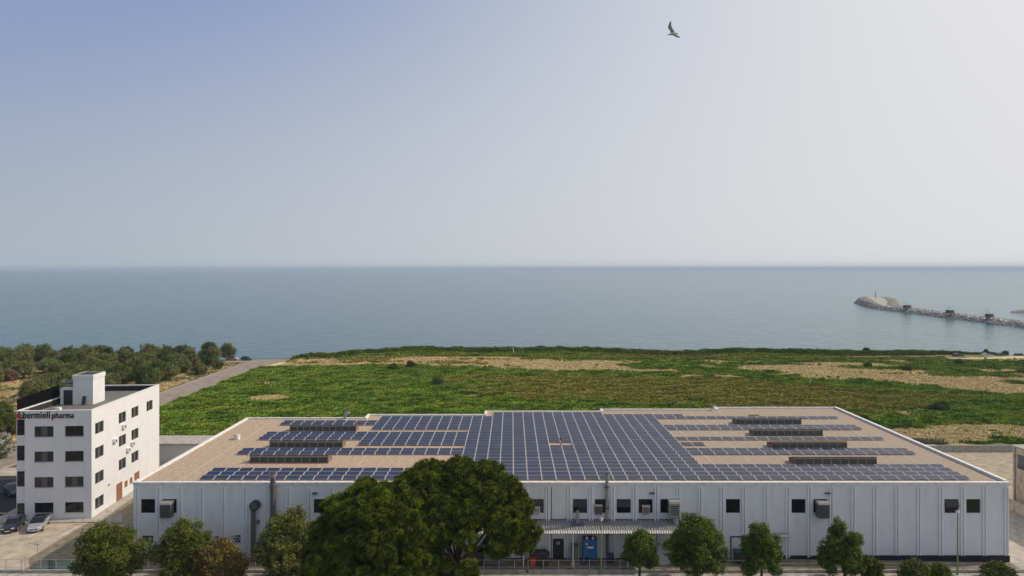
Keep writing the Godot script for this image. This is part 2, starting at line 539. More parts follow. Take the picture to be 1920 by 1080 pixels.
func factory() -> void:
	var f := thing("factory", "long low white factory of ribbed concrete panels with solar panels covering its flat roof", "factory", V(0, 0, FD))
	# local z = 0 at the front wall, negative behind
	var jx := func(j: int) -> float: return 6.65 + (2.515 if j < 20 else 2.545) * (j - 20)
	var win_at := [0, 1, 8, 18, 20, 21, 22, 23, 24, 27, 30, 31, 37, 38]
	var top := 9.05
	for j in range(-1, 41):
		var x0: float = FX0 if j < 0 else jx.call(j)
		var x1: float = FX1 if j == 40 else jx.call(j + 1)
		var g := 0.012
		var base := 0.42 if x1 < 31 else lerpf(0.42, 0.82, clampf((x1 - 31) / 8.0, 0, 1))
		var b := MB.new()
		var xc := (x0 + x1) / 2
		if j in win_at:
			wall_with_hole(b, x0 + g, x1 - g, base, top, -0.25, 0.0, [[xc - 0.82, xc + 0.82, 5.72, 7.36]])
		elif j == 19:
			wall_with_hole(b, x0 + g, x1 - g, base, top, -0.25, 0.0, [[xc - 0.65, xc + 0.65, 0.43, 2.75]])
		else:
			b.box(x0 + g, x1 - g, base, top, -0.25, 0.0)
		var p := part("wall_panel", b.mesh(M.wall), f)
		# the raised edge ribs of each panel, with a narrow open joint between neighbours
		var r := MB.new()
		for s in [-1, 1]:
			if (j < 0 and s < 0) or (j == 40 and s > 0):
				continue
			var e: float = x0 if s < 0 else x1
			var a: float = e - s * 0.07
			var c: float = e - s * 0.24
			var pr := PackedVector2Array([Vector2(a, 0.001), Vector2(a, 0.13), Vector2(c, 0.13), Vector2(c - s * 0.05, 0.001)])
			r.prism(pr, base, top - 0.25, Transform3D(Basis(Vector3(1, 0, 0), Vector3(0, 0, 1), Vector3(0, 1, 0)), Vector3.ZERO))
		if r.v.size():
			part("rib", r.mesh(M.rib), p)
		if j in win_at:
			var gm: Material = M.glass
			if j == 8:
				gm = M.glass_b
			elif j == 18:
				gm = M.cooler_dark
			window_unit(f, 1.62, 1.62, Vector3(xc, 5.73, -0.10), 0, gm, M.frame, [0.5] if j in [8, 18, 20, 22, 37] else [])
			# a tilted open sash on some
			if j in [20, 22, 37]:
				var sash := MB.new().boxt(Transform3D(Basis(Vector3(1, 0, 0), -0.32), Vector3(xc, 6.9, 0.06)), Vector3(1.58, 0.86, 0.04))
				part("open_sash", sash.mesh(M.glass), f)
	# dark lining behind the joints, side and back walls
	part("side_wall", bx(FX0, FX0 + 0.25, 0, top, -(113.5 - FD) , -0.252, M.white), f)
	part("side_wall", bx(FX1 - 0.25, FX1, 0, top, -(122.0 - FD), -0.252, M.white), f)
	part("wall_lining", bx(FX0 + 0.26, FX1 - 0.26, 3.2, top, -0.5, -0.30, M.black), f)
	part("wall_lining", bx(FX0 + 0.26, FX1 - 0.26, 0.0, 3.1, -0.9, -0.30, M.black), f)
	for s in STEPS:
		part("back_wall", bx(s[0] + 0.002, s[1] - 0.002, 0, top, -(s[2] - FD), -(s[2] - FD) + 0.25, M.white), f)
	# plinth
	var pl := MB.new()
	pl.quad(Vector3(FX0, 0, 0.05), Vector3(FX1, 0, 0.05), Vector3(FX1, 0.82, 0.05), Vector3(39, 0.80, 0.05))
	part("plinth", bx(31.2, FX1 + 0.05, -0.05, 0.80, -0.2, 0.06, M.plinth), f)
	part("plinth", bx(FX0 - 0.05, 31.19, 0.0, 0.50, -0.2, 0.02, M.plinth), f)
	# roof: strips of felt with lapped seams
	var roof := part("roof", bx(FX0 + 0.25, FX1 - 0.25, 8.75, 9.0, -(113.4 - FD), -0.26, M.concrete), f)
	for s in STEPS:
		var n := 4
		for k in n:
			var a := lerpf(s[0], s[1], float(k) / n)
			var c := lerpf(s[0], s[1], float(k + 1) / n)
			a = maxf(a, FX0 + 0.27)
			c = minf(c, FX1 - 0.27)
			part("felt_strip", bx(a + 0.05, c - 0.05, 9.001, ROOF, -(s[2] - FD) + 0.27, -0.27, M.roof if s[0] < 10 else M.roof_grey), roof)
			part("seam", bx(c - 0.049, c + 0.049, 9.001, ROOF + 0.012, -(s[2] - FD) + 0.27, -0.27, M.seam), roof)
	# parapets with pale coping
	part("coping", bx(FX0 - 0.06, FX1 + 0.06, top + 0.001, 9.33, -0.36, 0.07, M.coping), f)
	part("coping", bx(FX0 - 0.06, FX0 + 0.36, top + 0.001, 9.38, -(113.5 - FD) - 0.06, -0.361, M.coping), f)
	part("coping", bx(FX1 - 0.40, FX1 + 0.06, top + 0.001, 9.48, -(122.0 - FD) - 0.06, -0.361, M.coping), f)
	for k in STEPS.size():
		var s: Array = STEPS[k]
		var dz: float = -(s[2] - FD)
		part("coping", bx(s[0] + 0.361, s[1] - 0.001 - (0.401 if k == 4 else 0.0), top + 0.001, 9.42, dz - 0.06, dz + 0.30, M.coping), f)
		if k:
			part("coping", bx(s[0] - 0.0, s[0] + 0.36, top + 0.001, 9.46, dz - 0.06, -(STEPS[k - 1][2] - FD) - 0.06 + 0.36, M.coping), f)
	# roof skylights: glazed monitors facing the street
	for q in [[-33.7, -23.6, 87.6, 9], [-33.8, -23.6, 95.0, 9], [-34.1, -23.9, 104.6, 10], [36.0, 46.5, 86.9, 9], [36.0, 46.5, 94.6, 9], [36.0, 46.4, 101.8, 9], [35.8, 46.3, 109.1, 8]]:
		var sk := part("skylight", null, f, Vector3(0, ROOF, -(q[2] - FD)))
		var bm := MB.new()
		var x0: float = q[0]
		var x1: float = q[1]
		for e in [[x0, x0 + 0.16], [x1 - 0.16, x1]]:
			bm.prism(PackedVector2Array([Vector2(0, 0), Vector2(1.9, 0), Vector2(1.9, 0.42), Vector2(0.30, 0.86), Vector2(0.15, 0.82)]), e[0], e[1], Transform3D(Basis(Vector3(0, 0, -1), Vector3(0, 1, 0), Vector3(1, 0, 0)), Vector3.ZERO))
		bm.box(x0 + 0.161, x1 - 0.161, 0.0, 0.16, -0.10, 0.0)
		bm.box(x0 + 0.161, x1 - 0.161, 0.0, 0.40, -1.9, -1.8)
		sk.mesh = bm.mesh(M.rust)
		var tl := atan2(0.5, 1.6)
		part("cap", MB.new().boxt(Transform3D(Basis(Vector3(1, 0, 0), -tl), Vector3((x0 + x1) / 2, 0.70, -1.08)), Vector3(x1 - x0 + 0.1, 0.07, 1.95)).mesh(M.rust), sk)
		part("front_lip", bx(x0 - 0.05, x1 + 0.05, 0.77, 0.90, -0.30, -0.15, M.lip), sk)
		var n: int = q[3]
		for k in n:
			var a := lerpf(x0 + 0.2, x1 - 0.2, float(k) / n)
			var c := lerpf(x0 + 0.2, x1 - 0.2, float(k + 1) / n)
			part("pane", MB.new().boxt(Transform3D(Basis(Vector3(1, 0, 0), -0.18), Vector3((a + c) / 2, 0.46, -0.12)), Vector3(c - a - 0.07, 0.62, 0.03)).mesh(M.skyglass), sk)
			if k:
				part("glazing_bar", MB.new().boxt(Transform3D(Basis(Vector3(1, 0, 0), -0.18), Vector3(a, 0.46, -0.11)), Vector3(0.05, 0.64, 0.05)).mesh(M.beige), sk)
	# door recess under the canopy, the right-hand doors
	var d1 := part("door", bx(jx.call(19) + 0.62, jx.call(19) + 1.9, 0.44, 2.74, -0.2, -0.14, M.dark), f)
	part("notice", bx(jx.call(19) + 1.05, jx.call(19) + 1.45, 2.0, 2.35, -0.139, -0.13, plain(0.25, 0.42, 0.28, 0.6)), d1)
	for q in [[25.55, 26.8], [30.65, 31.9]]:
		var b := MB.new()
		b.box(q[0] - 0.12, q[0], 0.43, 2.92, 0.001, 0.06)
		b.box(q[1], q[1] + 0.12, 0.43, 2.92, 0.001, 0.06)
		b.box(q[0] - 0.12, q[1] + 0.12, 2.921, 3.05, 0.001, 0.07)
		var dd := part("door", bx(q[0] + 0.005, q[1] - 0.005, 0.43, 2.91, 0.001, 0.035, M.white), f)
		part("door_frame", b.mesh(M.dark), dd)
	var cp := MB.new()
	for k in 8:
		var a := k * PI / 16
		var c := (k + 1) * PI / 16
		cp.quad(Vector3(30.35, 3.1 + 0.35 * cos(a), 0.02 + 0.6 * sin(a)), Vector3(30.35, 3.1 + 0.35 * cos(c), 0.02 + 0.6 * sin(c)), Vector3(32.15, 3.1 + 0.35 * cos(c), 0.02 + 0.6 * sin(c)), Vector3(32.15, 3.1 + 0.35 * cos(a), 0.02 + 0.6 * sin(a)))
	part("door_hood", cp.mesh(M.steel), f)
	# thin rainwater pipes and small lamps on the wall
	for x in [4.6, 29.75, 49.72]:
		part("rainwater_pipe", MB.new().tube([Vector3(x, 0.5, 0.09), Vector3(x, 8.8, 0.09)], [0.035, 0.035], 6).mesh(M.dark), f)
	for x in [-22.9, 16.3, 36.7]:
		part("wall_lamp", MB.new().box(x - 0.28, x + 0.28, 8.02, 8.16, 0.001, 0.30).mesh(M.galv_dark), f)
	canopy(f)

func canopy(f: Node3D) -> void:
	var c := part("canopy", null, f)
	var x0 := -4.0
	var x1 := 18.8
	c.mesh = bx(x0, x1, 4.95, 5.05, 0.001, 0.10, M.galv_dark)
	# corrugated sheets, 0.9 m wide each
	var w := 0.95
	var n := int((x1 - x0) / w)
	for k in n:
		var b := MB.new()
		var steps := 14
		for i in steps:
			var a := x0 + k * w + w * i / steps
			var e := x0 + k * w + w * (i + 1) / steps
			var ya := 0.05 * (1 if i % 4 < 2 else -1)
			var yb := 0.05 * (1 if (i + 1) % 4 < 2 else -1)
			b.quad(Vector3(a, 4.42 + ya, 2.35), Vector3(e, 4.42 + yb, 2.35), Vector3(e, 4.93 + yb, 0.03), Vector3(a, 4.93 + ya, 0.03))
		part("roof_sheet", b.mesh(M.corr), c)
	# sunlight along the front edge painted as pale strips, one per corrugation
	var lip := MB.new()
	for k in int((x1 - x0) / 0.2714):
		var a := x0 + k * 0.2714
		lip.boxt(Transform3D(Basis(Vector3(1, 0, 0), 0.35), Vector3(a + 0.10, 4.42, 2.34)), Vector3(0.17, 0.05, 0.46))
	part("painted_sun_edge", lip.mesh(M.edge), c)
	part("edge_beam", bx(x0, x1, 4.22, 4.38, 2.2, 2.3, M.steel), c)
	for x in [1.3, 6.9, 13.1, 18.4]:
		part("post", bx(x - 0.05, x + 0.05, 0.42, 4.219, 2.2, 2.3, M.white), c)

# ------------------------------------------------------------------ solar rows
func solar() -> void:
	var P := 1.69
	var tilt := deg_to_rad(9.5)
	var W := 1.60
	var L := 0.985
	# one panel: dark glass on a pale aluminium frame, hinged at its front lower edge
	var kinds := []
	for gm in [M.solar, M.solar_b, M.solar_c]:
		var t := Transform3D(Basis(Vector3(1, 0, 0), tilt), Vector3.ZERO)
		var fr := MB.new()
		fr.boxt(t * Transform3D(Basis(), Vector3(W / 2, 0, -L / 2)), Vector3(W, 0.035, L))
		var gl := MB.new()
		gl.boxt(t * Transform3D(Basis(), Vector3(W / 2, 0.0195, -L / 2)), Vector3(W - 0.05, 0.006, L - 0.055))
		var am := fr.mesh(M.alu)
		gl.mesh(gm, am)
		kinds.append(am)
	var ord_ := ["first", "second", "third", "fourth", "fifth", "sixth", "seventh", "eighth", "ninth", "tenth", "eleventh", "twelfth", "thirteenth", "fourteenth", "fifteenth", "sixteenth", "seventeenth", "eighteenth", "nineteenth", "twentieth", "twenty-first", "twenty-second", "twenty-third", "twenty-fourth"]
	var on := func(k: int, i: int) -> bool:
		if i >= 18 and i < 36:
			if k == 10 and i in [25, 26]:
				return false
			if k == 22:
				return i >= 20
			if k == 23:
				return i >= 20 and i < 31
			return true
		if i < 18:
			if k in [0, 1, 2, 7, 8, 12, 13, 14, 18, 19]:
				return true
			return i >= 9 and k in [10, 11, 16, 17, 20, 21]
		if k in [0, 1, 2, 3, 7, 8, 12, 16, 17, 21]:
			return true
		if k == 10:
			return i < 38
		return k == 22 and i < 39
	for k in 24:
		var row := thing("solar_panel_row", "tilted blue solar panels, %s row from the front edge of the factory roof" % ord_[k], "solar panels", V(-37, ROOF, 80.65 + 1.55 * k), 0, "rows of solar panels on the factory roof")
		var rack := MB.new()
		for i in 54:
			if not on.call(k, i):
				continue
			var o := part("panel", kinds[rng.randi() % 3], row, Vector3(i * P + 0.045, 0.13, 0))
			o.rotation = Vector3(rng.randf_range(-0.012, 0.012), 0, rng.randf_range(-0.008, 0.008))
			for e in [i, i + 1]:
				if e == i + 1 and on.call(k, i + 1):
					continue
				var x: float = e * P
				rack.boxt(Transform3D(Basis(Vector3(1, 0, 0), tilt), Vector3(x, 0.17, -0.49)), Vector3(0.085, 0.07, 1.02))
				rack.box(x - 0.10, x + 0.10, 0.0, 0.11, -0.16, 0.10)
				rack.box(x - 0.07, x + 0.07, 0.0, 0.25, -1.0, -0.8)
		part("rack", rack.mesh(M.ballast), row)

# ------------------------------------------------------------------ office
func office() -> void:
	var turn := 0.065
	var o := thing("office_building", "tall white four-storey office block with brown windows and a stair tower on its roof", "office block", V(-57.4, 0, 93.2), turn)
	# local: x runs left from the right front corner (negative), z negative behind
	var T := 14.82
	var sills := [0.94, 4.42, 7.9, 11.32]
	var hh := 1.42
	# front wall as strips with openings
	var cols := [[-7.5, -5.0], [-3.5, -1.05]]
	var cuts := [-8.75, -4.25, 0.0]
	for k in 2:
		var b := MB.new()
		var holes := []
		for s in sills:
			holes.append([cols[k][0], cols[k][1], s, s + hh])
		wall_with_hole(b, cuts[k] + (0.0 if k == 0 else 0.0), cuts[k + 1], 0, T, -0.3, 0, holes)
		part("front_wall", b.mesh(M.white), o)
		for q in sills.size():
			var wm: Material = M.glass if (k == 1 and q > 1) or q == 0 else M.glass_b
			var wn := window_unit(o, cols[k][1] - cols[k][0] - 0.01, hh - 0.01, Vector3((cols[k][0] + cols[k][1]) / 2, sills[q], -0.12), 0, wm, M.frame_brown, [], [-0.17, 0.17] if wm == M.glass_b else [0.0])
			part("sill", bx(-1.3, 1.3, -0.06, -0.001, -0.1, 0.18, M.concrete), wn)
	# glazed stair strip on the left, set back a little
	var sb := MB.new()
	var strip := [[2.9, 5.0], [5.35, 7.1], [8.9, 11.0], [12.0, 14.1]]
	strip = [[0.6, 2.2], [4.45, 6.55], [8.0, 10.05], [11.45, 13.6]]
	var hs := []
	for s in strip:
		hs.append([-10.06, -8.80, s[0], s[1]])
	wall_with_hole(sb, -10.12, -8.751, 0, T, -0.9, -0.5, hs)
	part("stair_wall", sb.mesh(M.white), o)
	for s in strip:
		window_unit(o, 1.24, s[1] - s[0] - 0.01, Vector3(-9.43, s[0], -0.56), 0, M.glass, M.frame, [0.5])
	# right side wall, strips with openings
	var sc := [[0.9, 3.1, [0, 1, 2, 3]], [7.3, 9.4, [1, 2, 3]], [11.1, 13.3, [1, 2, 3]], [16.0, 18.1, [3]]]
	var sx := [0.302, 5.2, 10.2, 14.6, 20.2]
	for k in 4:
		var b := MB.new()
		var holes := []
		for q in sc[k][2]:
			holes.append([-sc[k][1], -sc[k][0], sills[q] - 0.05, sills[q] + 1.5])
		# wall_with_hole works in x, so build along x and turn it: local x -> -z
		wall_with_hole(b, -sx[k + 1], -sx[k], 0, T, -0.3, 0, holes)
		var w := part("side_wall", b.mesh(M.white), o)
		w.rotation.y = PI / 2
		w.transform = Transform3D(Basis(Vector3(0, 0, 1), Vector3(0, 1, 0), Vector3(1, 0, 0)), Vector3.ZERO)
		for q in sc[k][2]:
			window_unit(o, sc[k][1] - sc[k][0] - 0.01, 1.53, Vector3(-0.12, sills[q] - 0.045, -(sc[k][0] + sc[k][1]) / 2), PI / 2, M.glass_b, M.frame_brown, [], [-0.1, 0.22])
	# brown ground floor doors and small windows on the side
	for q in [[6.6, 8.2, 0.15, 2.6], [12.0, 13.5, 0.15, 2.6]]:
		var dr := part("door", bx(0.001, 0.06, q[2], q[3], -q[1], -q[0], M.door_brown), o)
		part("handle", bx(0.061, 0.12, 1.05, 1.2, -q[1] + 0.15, -q[1] + 0.28, M.steel), dr)
	for q in [[9.0, 9.8, 1.4, 2.3], [10.6, 11.3, 1.4, 2.3]]:
		part("shutter", bx(0.001, 0.05, q[2], q[3], -q[1], -q[0], M.door_brown), o)
	part("back_wall", bx(-10.1, 0, 0, T, -20.5, -20.201, M.white), o)
	part("left_wall", bx(-10.1, -9.8, 0, T, -20.2, -0.901, M.white), o)
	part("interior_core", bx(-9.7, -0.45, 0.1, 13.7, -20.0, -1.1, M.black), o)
	# roof deck, parapet copings
	part("roof_deck", bx(-9.79, -0.301, 13.75, 13.95, -20.2, -0.301, M.deck), o)
	part("coping", bx(-10.13, 0.03, T, T + 0.06, -0.32, 0.03, M.coping), o)
	part("coping", bx(-0.32, 0.03, T, T + 0.06, -20.53, -0.321, M.coping), o)
	part("coping", bx(-10.13, -0.321, T, T + 0.06, -20.53, -20.18, M.coping), o)
	part("coping", bx(-10.13, -9.78, T, T + 0.06, -20.179, -0.321, M.coping), o)
	part("upstand", bx(-9.79, -0.301, 13.951, 14.72, -20.199, -20.12, M.tar), o)
	part("upstand", bx(-9.79, -9.72, 13.951, 14.72, -20.119, -0.31, M.tar), o)
	# stair tower
	var st := part("stair_tower", bx(-7.2, -4.35, 13.951, 17.75, -11.9, -8.6, M.white), o)
	part("tower_cap", bx(-7.28, -4.27, 17.751, 18.35, -11.98, -8.52, M.white), st)
	part("tower_roof", bx(-7.0, -4.55, 18.351, 18.37, -11.7, -8.8, M.dark), st)
	part("door_lobby", bx(-9.2, -7.201, 13.951, 16.4, -11.0, -8.9, M.white), st)
	part("tower_door", bx(-8.7, -7.45, 13.96, 16.1, -8.899, -8.86, M.frame), st)
	part("side_hatch", bx(-4.349, -4.33, 14.6, 15.9, -10.6, -10.1, M.coping), st)
	part("leaning_board", MB.new().boxt(Transform3D(Basis(Vector3(1, 0, 0), -0.25), Vector3(-5.55, 14.6, -8.4)), Vector3(0.5, 1.3, 0.06)).mesh(M.frame), st)
	# black screen along the left edge of the roof
	var sr := part("roof_screen", null, o)
	var fr := MB.new()
	for k in 8:
		var z := -0.4 - k * 1.35
		fr.box(-9.98, -9.90, T + 0.061, 16.4 + 0.05 * k, z - 0.04, z + 0.04)
	sr.mesh = fr.mesh(M.black)
	for k in 7:
		var z := -0.4 - k * 1.35
		var b := MB.new()
		b.quad(Vector3(-9.95, T + 0.1, z - 1.3), Vector3(-9.95, T + 0.1, z - 0.05), Vector3(-9.95, 16.35 + 0.05 * k, z - 0.05), Vector3(-9.95, 16.4 + 0.05 * k, z - 1.3))
		b.quad(Vector3(-9.93, T + 0.1, z - 0.05), Vector3(-9.93, T + 0.1, z - 1.3), Vector3(-9.93, 16.4 + 0.05 * k, z - 1.3), Vector3(-9.93, 16.35 + 0.05 * k, z - 0.05))
		part("screen_panel", b.mesh(M.black), sr)
	part("screen_brim", bx(-10.2, -7.3, 16.8, 16.92, -13.5, -9.9, M.dark), sr)
	# roof clutter
	for k in 5:
		part("roof_pipe", MB.new().tube([Vector3(-9.3 + k * 0.25, 14.1, -1.6 - k * 0.4), Vector3(-7.6 + k * 0.25, 14.5, -3.2 - k * 0.4)], [0.05, 0.05], 5).mesh(M.concrete), o)
	part("roof_dish", bx(-7.2, -6.5, 13.951, 14.4, -4.6, -4.0, M.coping), o)
	for q in [[4.6, 10.2, 0.3], [-0.0, 0.0, 0.0]]:
		if q[2] > 0:
			part("side_lamp", bx(0.001, 0.2, 3.2, 3.4, -q[0], -q[0] + 0.3, M.concrete), o)
	# cooling units on the side wall
	for q in [[8.6, 10.35, "highest air conditioner on the office side wall, under a top floor window"], [6.0, 8.9, "air conditioner left of a third floor window on the office side wall"], [9.9, 6.55, "lowest air conditioner on the office side wall, above a second floor window"], [11.2, 7.1, "air conditioner above and right of the lowest one on the office side wall"]]:
		var a := thing("air_conditioner", q[2], "air conditioner", o.transform * Vector3(0.0, q[1], -q[0]), turn, "air conditioners on the office side wall")
		part("casing", bx(0.05, 0.38, 0, 0.6, -0.45, 0.45, M.coping), a)
		part("fan_grille", MB.new().tube([Vector3(0.379, 0.3, 0.1), Vector3(0.39, 0.3, 0.1)], [0.22, 0.22], 12).mesh(M.cooler_dark), a)
		part("bracket", bx(0.001, 0.34, -0.05, -0.001, -0.35, 0.35, M.steel), a)
	# roof sign with its emblem
	var sg := thing("building_sign", "dark lettering reading bormioli pharma with a red emblem at the top of the office front", "sign", o.transform * Vector3(-10.0, 13.86, 0.0), turn)
	var font := SystemFont.new()
	font.font_names = PackedStringArray(["Droid Sans"])
	font.font_weight = 700
	var xo := 1.08
	for wd in [["bormioli", 3.50], ["pharma", 2.82]]:
		var tm := TextMesh.new()
		tm.text = wd[0]
		tm.font = font
		tm.font_size = 64
		tm.pixel_size = 0.0145
		tm.depth = 0.08
		tm.horizontal_alignment = HORIZONTAL_ALIGNMENT_LEFT
		tm.vertical_alignment = VERTICAL_ALIGNMENT_BOTTOM
		tm.material = M.letter
		var wmm := part("lettering", tm, sg)
		var box := tm.get_aabb()
		var k: float = wd[1] / box.size.x
		wmm.scale = Vector3(k, k * 1.3, 1)
		wmm.position = Vector3(xo - box.position.x * k, -0.30, 0.045)
		xo += wd[1] + 0.26
	part("letter_accent", bx(4.83, 4.95, -0.20, 0.16, 0.004, 0.13, M.sign_red), sg)
	var hp := PackedVector2Array()
	for k in 28:
		var a := TAU * k / 28
		hp.append(Vector2(0.44 + 0.022 * 16 * pow(sin(a), 3), 0.36 + 0.022 * (13 * cos(a) - 5 * cos(2 * a) - 2 * cos(3 * a) - cos(4 * a))))
	var em := part("emblem", MB.new().prism(hp, 0.004, 0.1).mesh(M.sign_red), sg)
	em.rotation.z = -0.12

# ------------------------------------------------------------------ neighbours, walls, fences, lamps
func surroundings() -> void:
	# low flat building between office and factory
	var a := thing("low_outbuilding", "low grey flat-roofed outbuilding between the office block and the factory", "outbuilding", V(-53, 0, 118))
	part("wall", bx(-17, 8.5, 0, 3.7, -5.4, 0, plain(0.50, 0.51, 0.52, 0.85)), a)
	part("roof", bx(-17.2, 8.7, 3.701, 3.95, -5.6, 0.25, M.pave), a)
	part("door", bx(-3.1, -2.2, 0.02, 2.2, 0.001, 0.05, M.galv_dark), a)
	part("vent", bx(1.2, 1.65, 2.0, 2.6, 0.001, 0.08, plain(0.18, 0.07, 0.04)), a)
	# beige building at the right edge
	var n := thing("beige_workshop", "weathered beige workshop beside the factory drive", "workshop", V(73, 0, 99.5))
	part("wall", bx(0, 24, 0, 8.3, 0, 22, M.stucco), n)
	part("roof", bx(-0.15, 24.1, 8.301, 8.5, -0.15, 22.1, M.concrete), n)
	part("window", bx(-0.05, -0.001, 5.4, 7.4, 1.0, 7.6, M.glass_b), n)
	part("gutter_pipe", MB.new().tube([Vector3(-0.1, 0, 0.5), Vector3(-0.1, 8.2, 0.5)], [0.08, 0.08], 6).mesh(M.concrete), n)
	part("door", bx(-0.05, -0.001, 0.02, 2.6, 4.0, 6.4, M.galv_dark), n)
	# walls and fences on the right
	var w1 := thing("boundary_wall", "low grey concrete wall at the far end of the dirt yard", "wall", V(79, 0, 127))
	for k in 9:
		part("block_panel", bx(k * 3.0, k * 3.0 + 2.96, 0, 1.25, -0.2, 0, M.concrete), w1)
	var w3 := thing("concrete_block", "pale concrete block standing at the end of the low yard wall", "block", V(78.2, 0, 126.9))
	part("body", bx(-2.8, 0.6, 0, 1.35, -0.3, 0.5, M.pave), w3)
	var w2 := thing("side_wall", "low beige wall along the drive beside the workshop", "wall", V(70.6, 0, 99.0))
	for k in 7:
		part("wall_bay", bx(0, 0.25, 0, 1.5, k * 3.2 + 0.02, k * 3.2 + 3.18, M.stucco), w2)
	var p := thing("paling_fence", "dark weathered paling fence behind the factory corner", "fence", V(72.5, 0, 131), -0.06)
	for k in 34:
		part("paling", bx(k * 0.3, k * 0.3 + 0.17, 0, 1.7 + 0.12 * sin(k * 2.3), 0, 0.05, M.wood), p)
	for y in [0.45, 1.3]:
		part("rail", bx(0, 10.2, y, y + 0.1, -0.06, -0.001, M.wood), p)
	# street fence: posts, rails and a low kerb
	var fence_runs := [[-86.0, -54.8, "pale wire fence along the edge of the car park", 1.62], [-54.6, -24.0, "pale wire fence running past the blue wall poster", 1.6], [-23.8, 1.6, "pale wire fence behind the big pines", 1.55], [1.8, 29.8, "pale wire fence in front of the factory canopy", 1.5], [30.0, 58.0, "pale wire fence in front of the dark factory plinth", 1.15]]
	for q in fence_runs:
		var L: float = q[1] - q[0]
		var f := thing("wire_fence", q[2], "fence", V(q[0], 0.0, 76.58))
		part("kerb", bx(0, L, 0, 0.42, -0.12, 0.12, M.pave), f)
		var n2 := int(L / 1.72)
		for k in n2 + 1:
			part("post", bx(k * 1.72 - 0.03, k * 1.72 + 0.03, 0.421, q[3], -0.025, 0.025, M.mesh_wire), f)
		for y in [0.7, q[3] - 0.06]:
			part("rail", bx(0, L, y, y + 0.03, -0.055, -0.026, M.mesh_wire), f)
		var w := MB.new()
		for k in int(L / 0.29):
			w.box(k * 0.29, k * 0.29 + 0.005, 0.43, q[3] - 0.07, -0.0245, -0.0205)
		part("wire_infill", w.mesh(M.mesh_wire), f)
	# small white barrier at the corner of the office pavement
	var g := thing("white_barrier", "small white barred barrier at the corner of the office pavement", "barrier", V(-53.9, 0, 91.2), 0.35)
	for k in 2:
		part("post", bx(k * 1.5 - 0.04, k * 1.5 + 0.04, 0.02, 1.35, -0.04, 0.04, M.coping), g)
	for k in 6:
		part("bar", bx(0.05, 1.45, 0.25 + k * 0.2, 0.31 + k * 0.2, -0.02, 0.02, M.coping), g)
	# lamp posts
	for q in [[9.95, 76.2, 5.9, "slim green lamp post in front of the factory canopy"], [49.6, 76.0, 6.8, "slim green lamp post in front of the dark factory plinth"]]:
		var l := thing("lamp_post", q[3], "lamp post", V(q[0], 0.13, q[1]))
		part("pole", MB.new().tube([Vector3(0, 0, 0), Vector3(0, 0.9, 0), Vector3(0, 1.0, 0), Vector3(0, q[2], 0)], [0.11, 0.11, 0.08, 0.055], 8).mesh(M.pole_green), l)
		part("lamp_head", MB.new().tube([Vector3(0, q[2] + 0.001, 0), Vector3(0, q[2] + 0.12, 0), Vector3(0, q[2] + 0.3, 0), Vector3(0, q[2] + 0.36, 0)], [0.1, 0.2, 0.2, 0.06], 10).mesh(M.coping), l)
	var sp := thing("short_lamp", "short thin lamp post with a flat head in the car park", "lamp post", V(-53.8, 0.02, 77.4))
	part("pole", MB.new().tube([Vector3(0, 0, 0), Vector3(0, 2.9, 0)], [0.05, 0.04], 6).mesh(M.mesh_wire), sp)
	part("lamp_head", bx(-0.3, 0.3, 2.9, 3.0, -0.1, 0.1, M.mesh_wire), sp)
	var cb := thing("grey_cabinet", "small grey cabinet behind the car park fence", "cabinet", V(-53.6, 0.02, 77.2))
	part("body", bx(1.1, 1.75, 0, 1.25, -0.3, 0, M.bin_grey), cb)
	part("door", bx(1.15, 1.7, 0.1, 1.2, 0.001, 0.02, M.galv_dark), cb)
	# marker post at the far edge of the field
	single("marker_post", MB.new().tube([Vector3.ZERO, Vector3(0, 2.4, 0), Vector3(0, 2.6, 0)], [0.16, 0.16, 0.02], 6).mesh(M.coping), "pale marker post among the reeds at the far edge of the field", "post", V(0.5, 0.0, 272))

# ------------------------------------------------------------------ things on and before the factory
func flue(x: float, y0: float, y1: float, r: float, label: String) -> void:
	var f := thing("exhaust_flue", label, "flue", V(x, 0, FD - 0.42))
	part("pipe", MB.new().tube([Vector3(0, y0, 0), Vector3(0, y1 - 0.5, 0)], [r, r], 12).mesh(M.galv_dark if r > 0.24 else M.steel), f)
	part("cowl", MB.new().tube([Vector3(0, y1 - 0.5, 0), Vector3(0, y1 - 0.3, 0), Vector3(0, y1, 0)], [r * 1.05, r * 1.55, r * 1.5], 12).mesh(M.steel), f)
	part("cowl_mouth", MB.new().tube([Vector3(0, y1 + 0.001, 0), Vector3(0, y1 + 0.08, 0)], [r * 1.2, r * 1.0], 12).mesh(M.dark), f)
	for y in [y0 + 1.2, y1 - 1.6]:
		part("collar", MB.new().tube([Vector3(0, y, 0), Vector3(0, y + 0.22, 0)], [r * 1.3, r * 1.3], 12).mesh(M.galv_dark), f)
		part("bracket", bx(-0.05, 0.05, y + 0.05, y + 0.15, -0.42, -r, M.galv_dark), f)

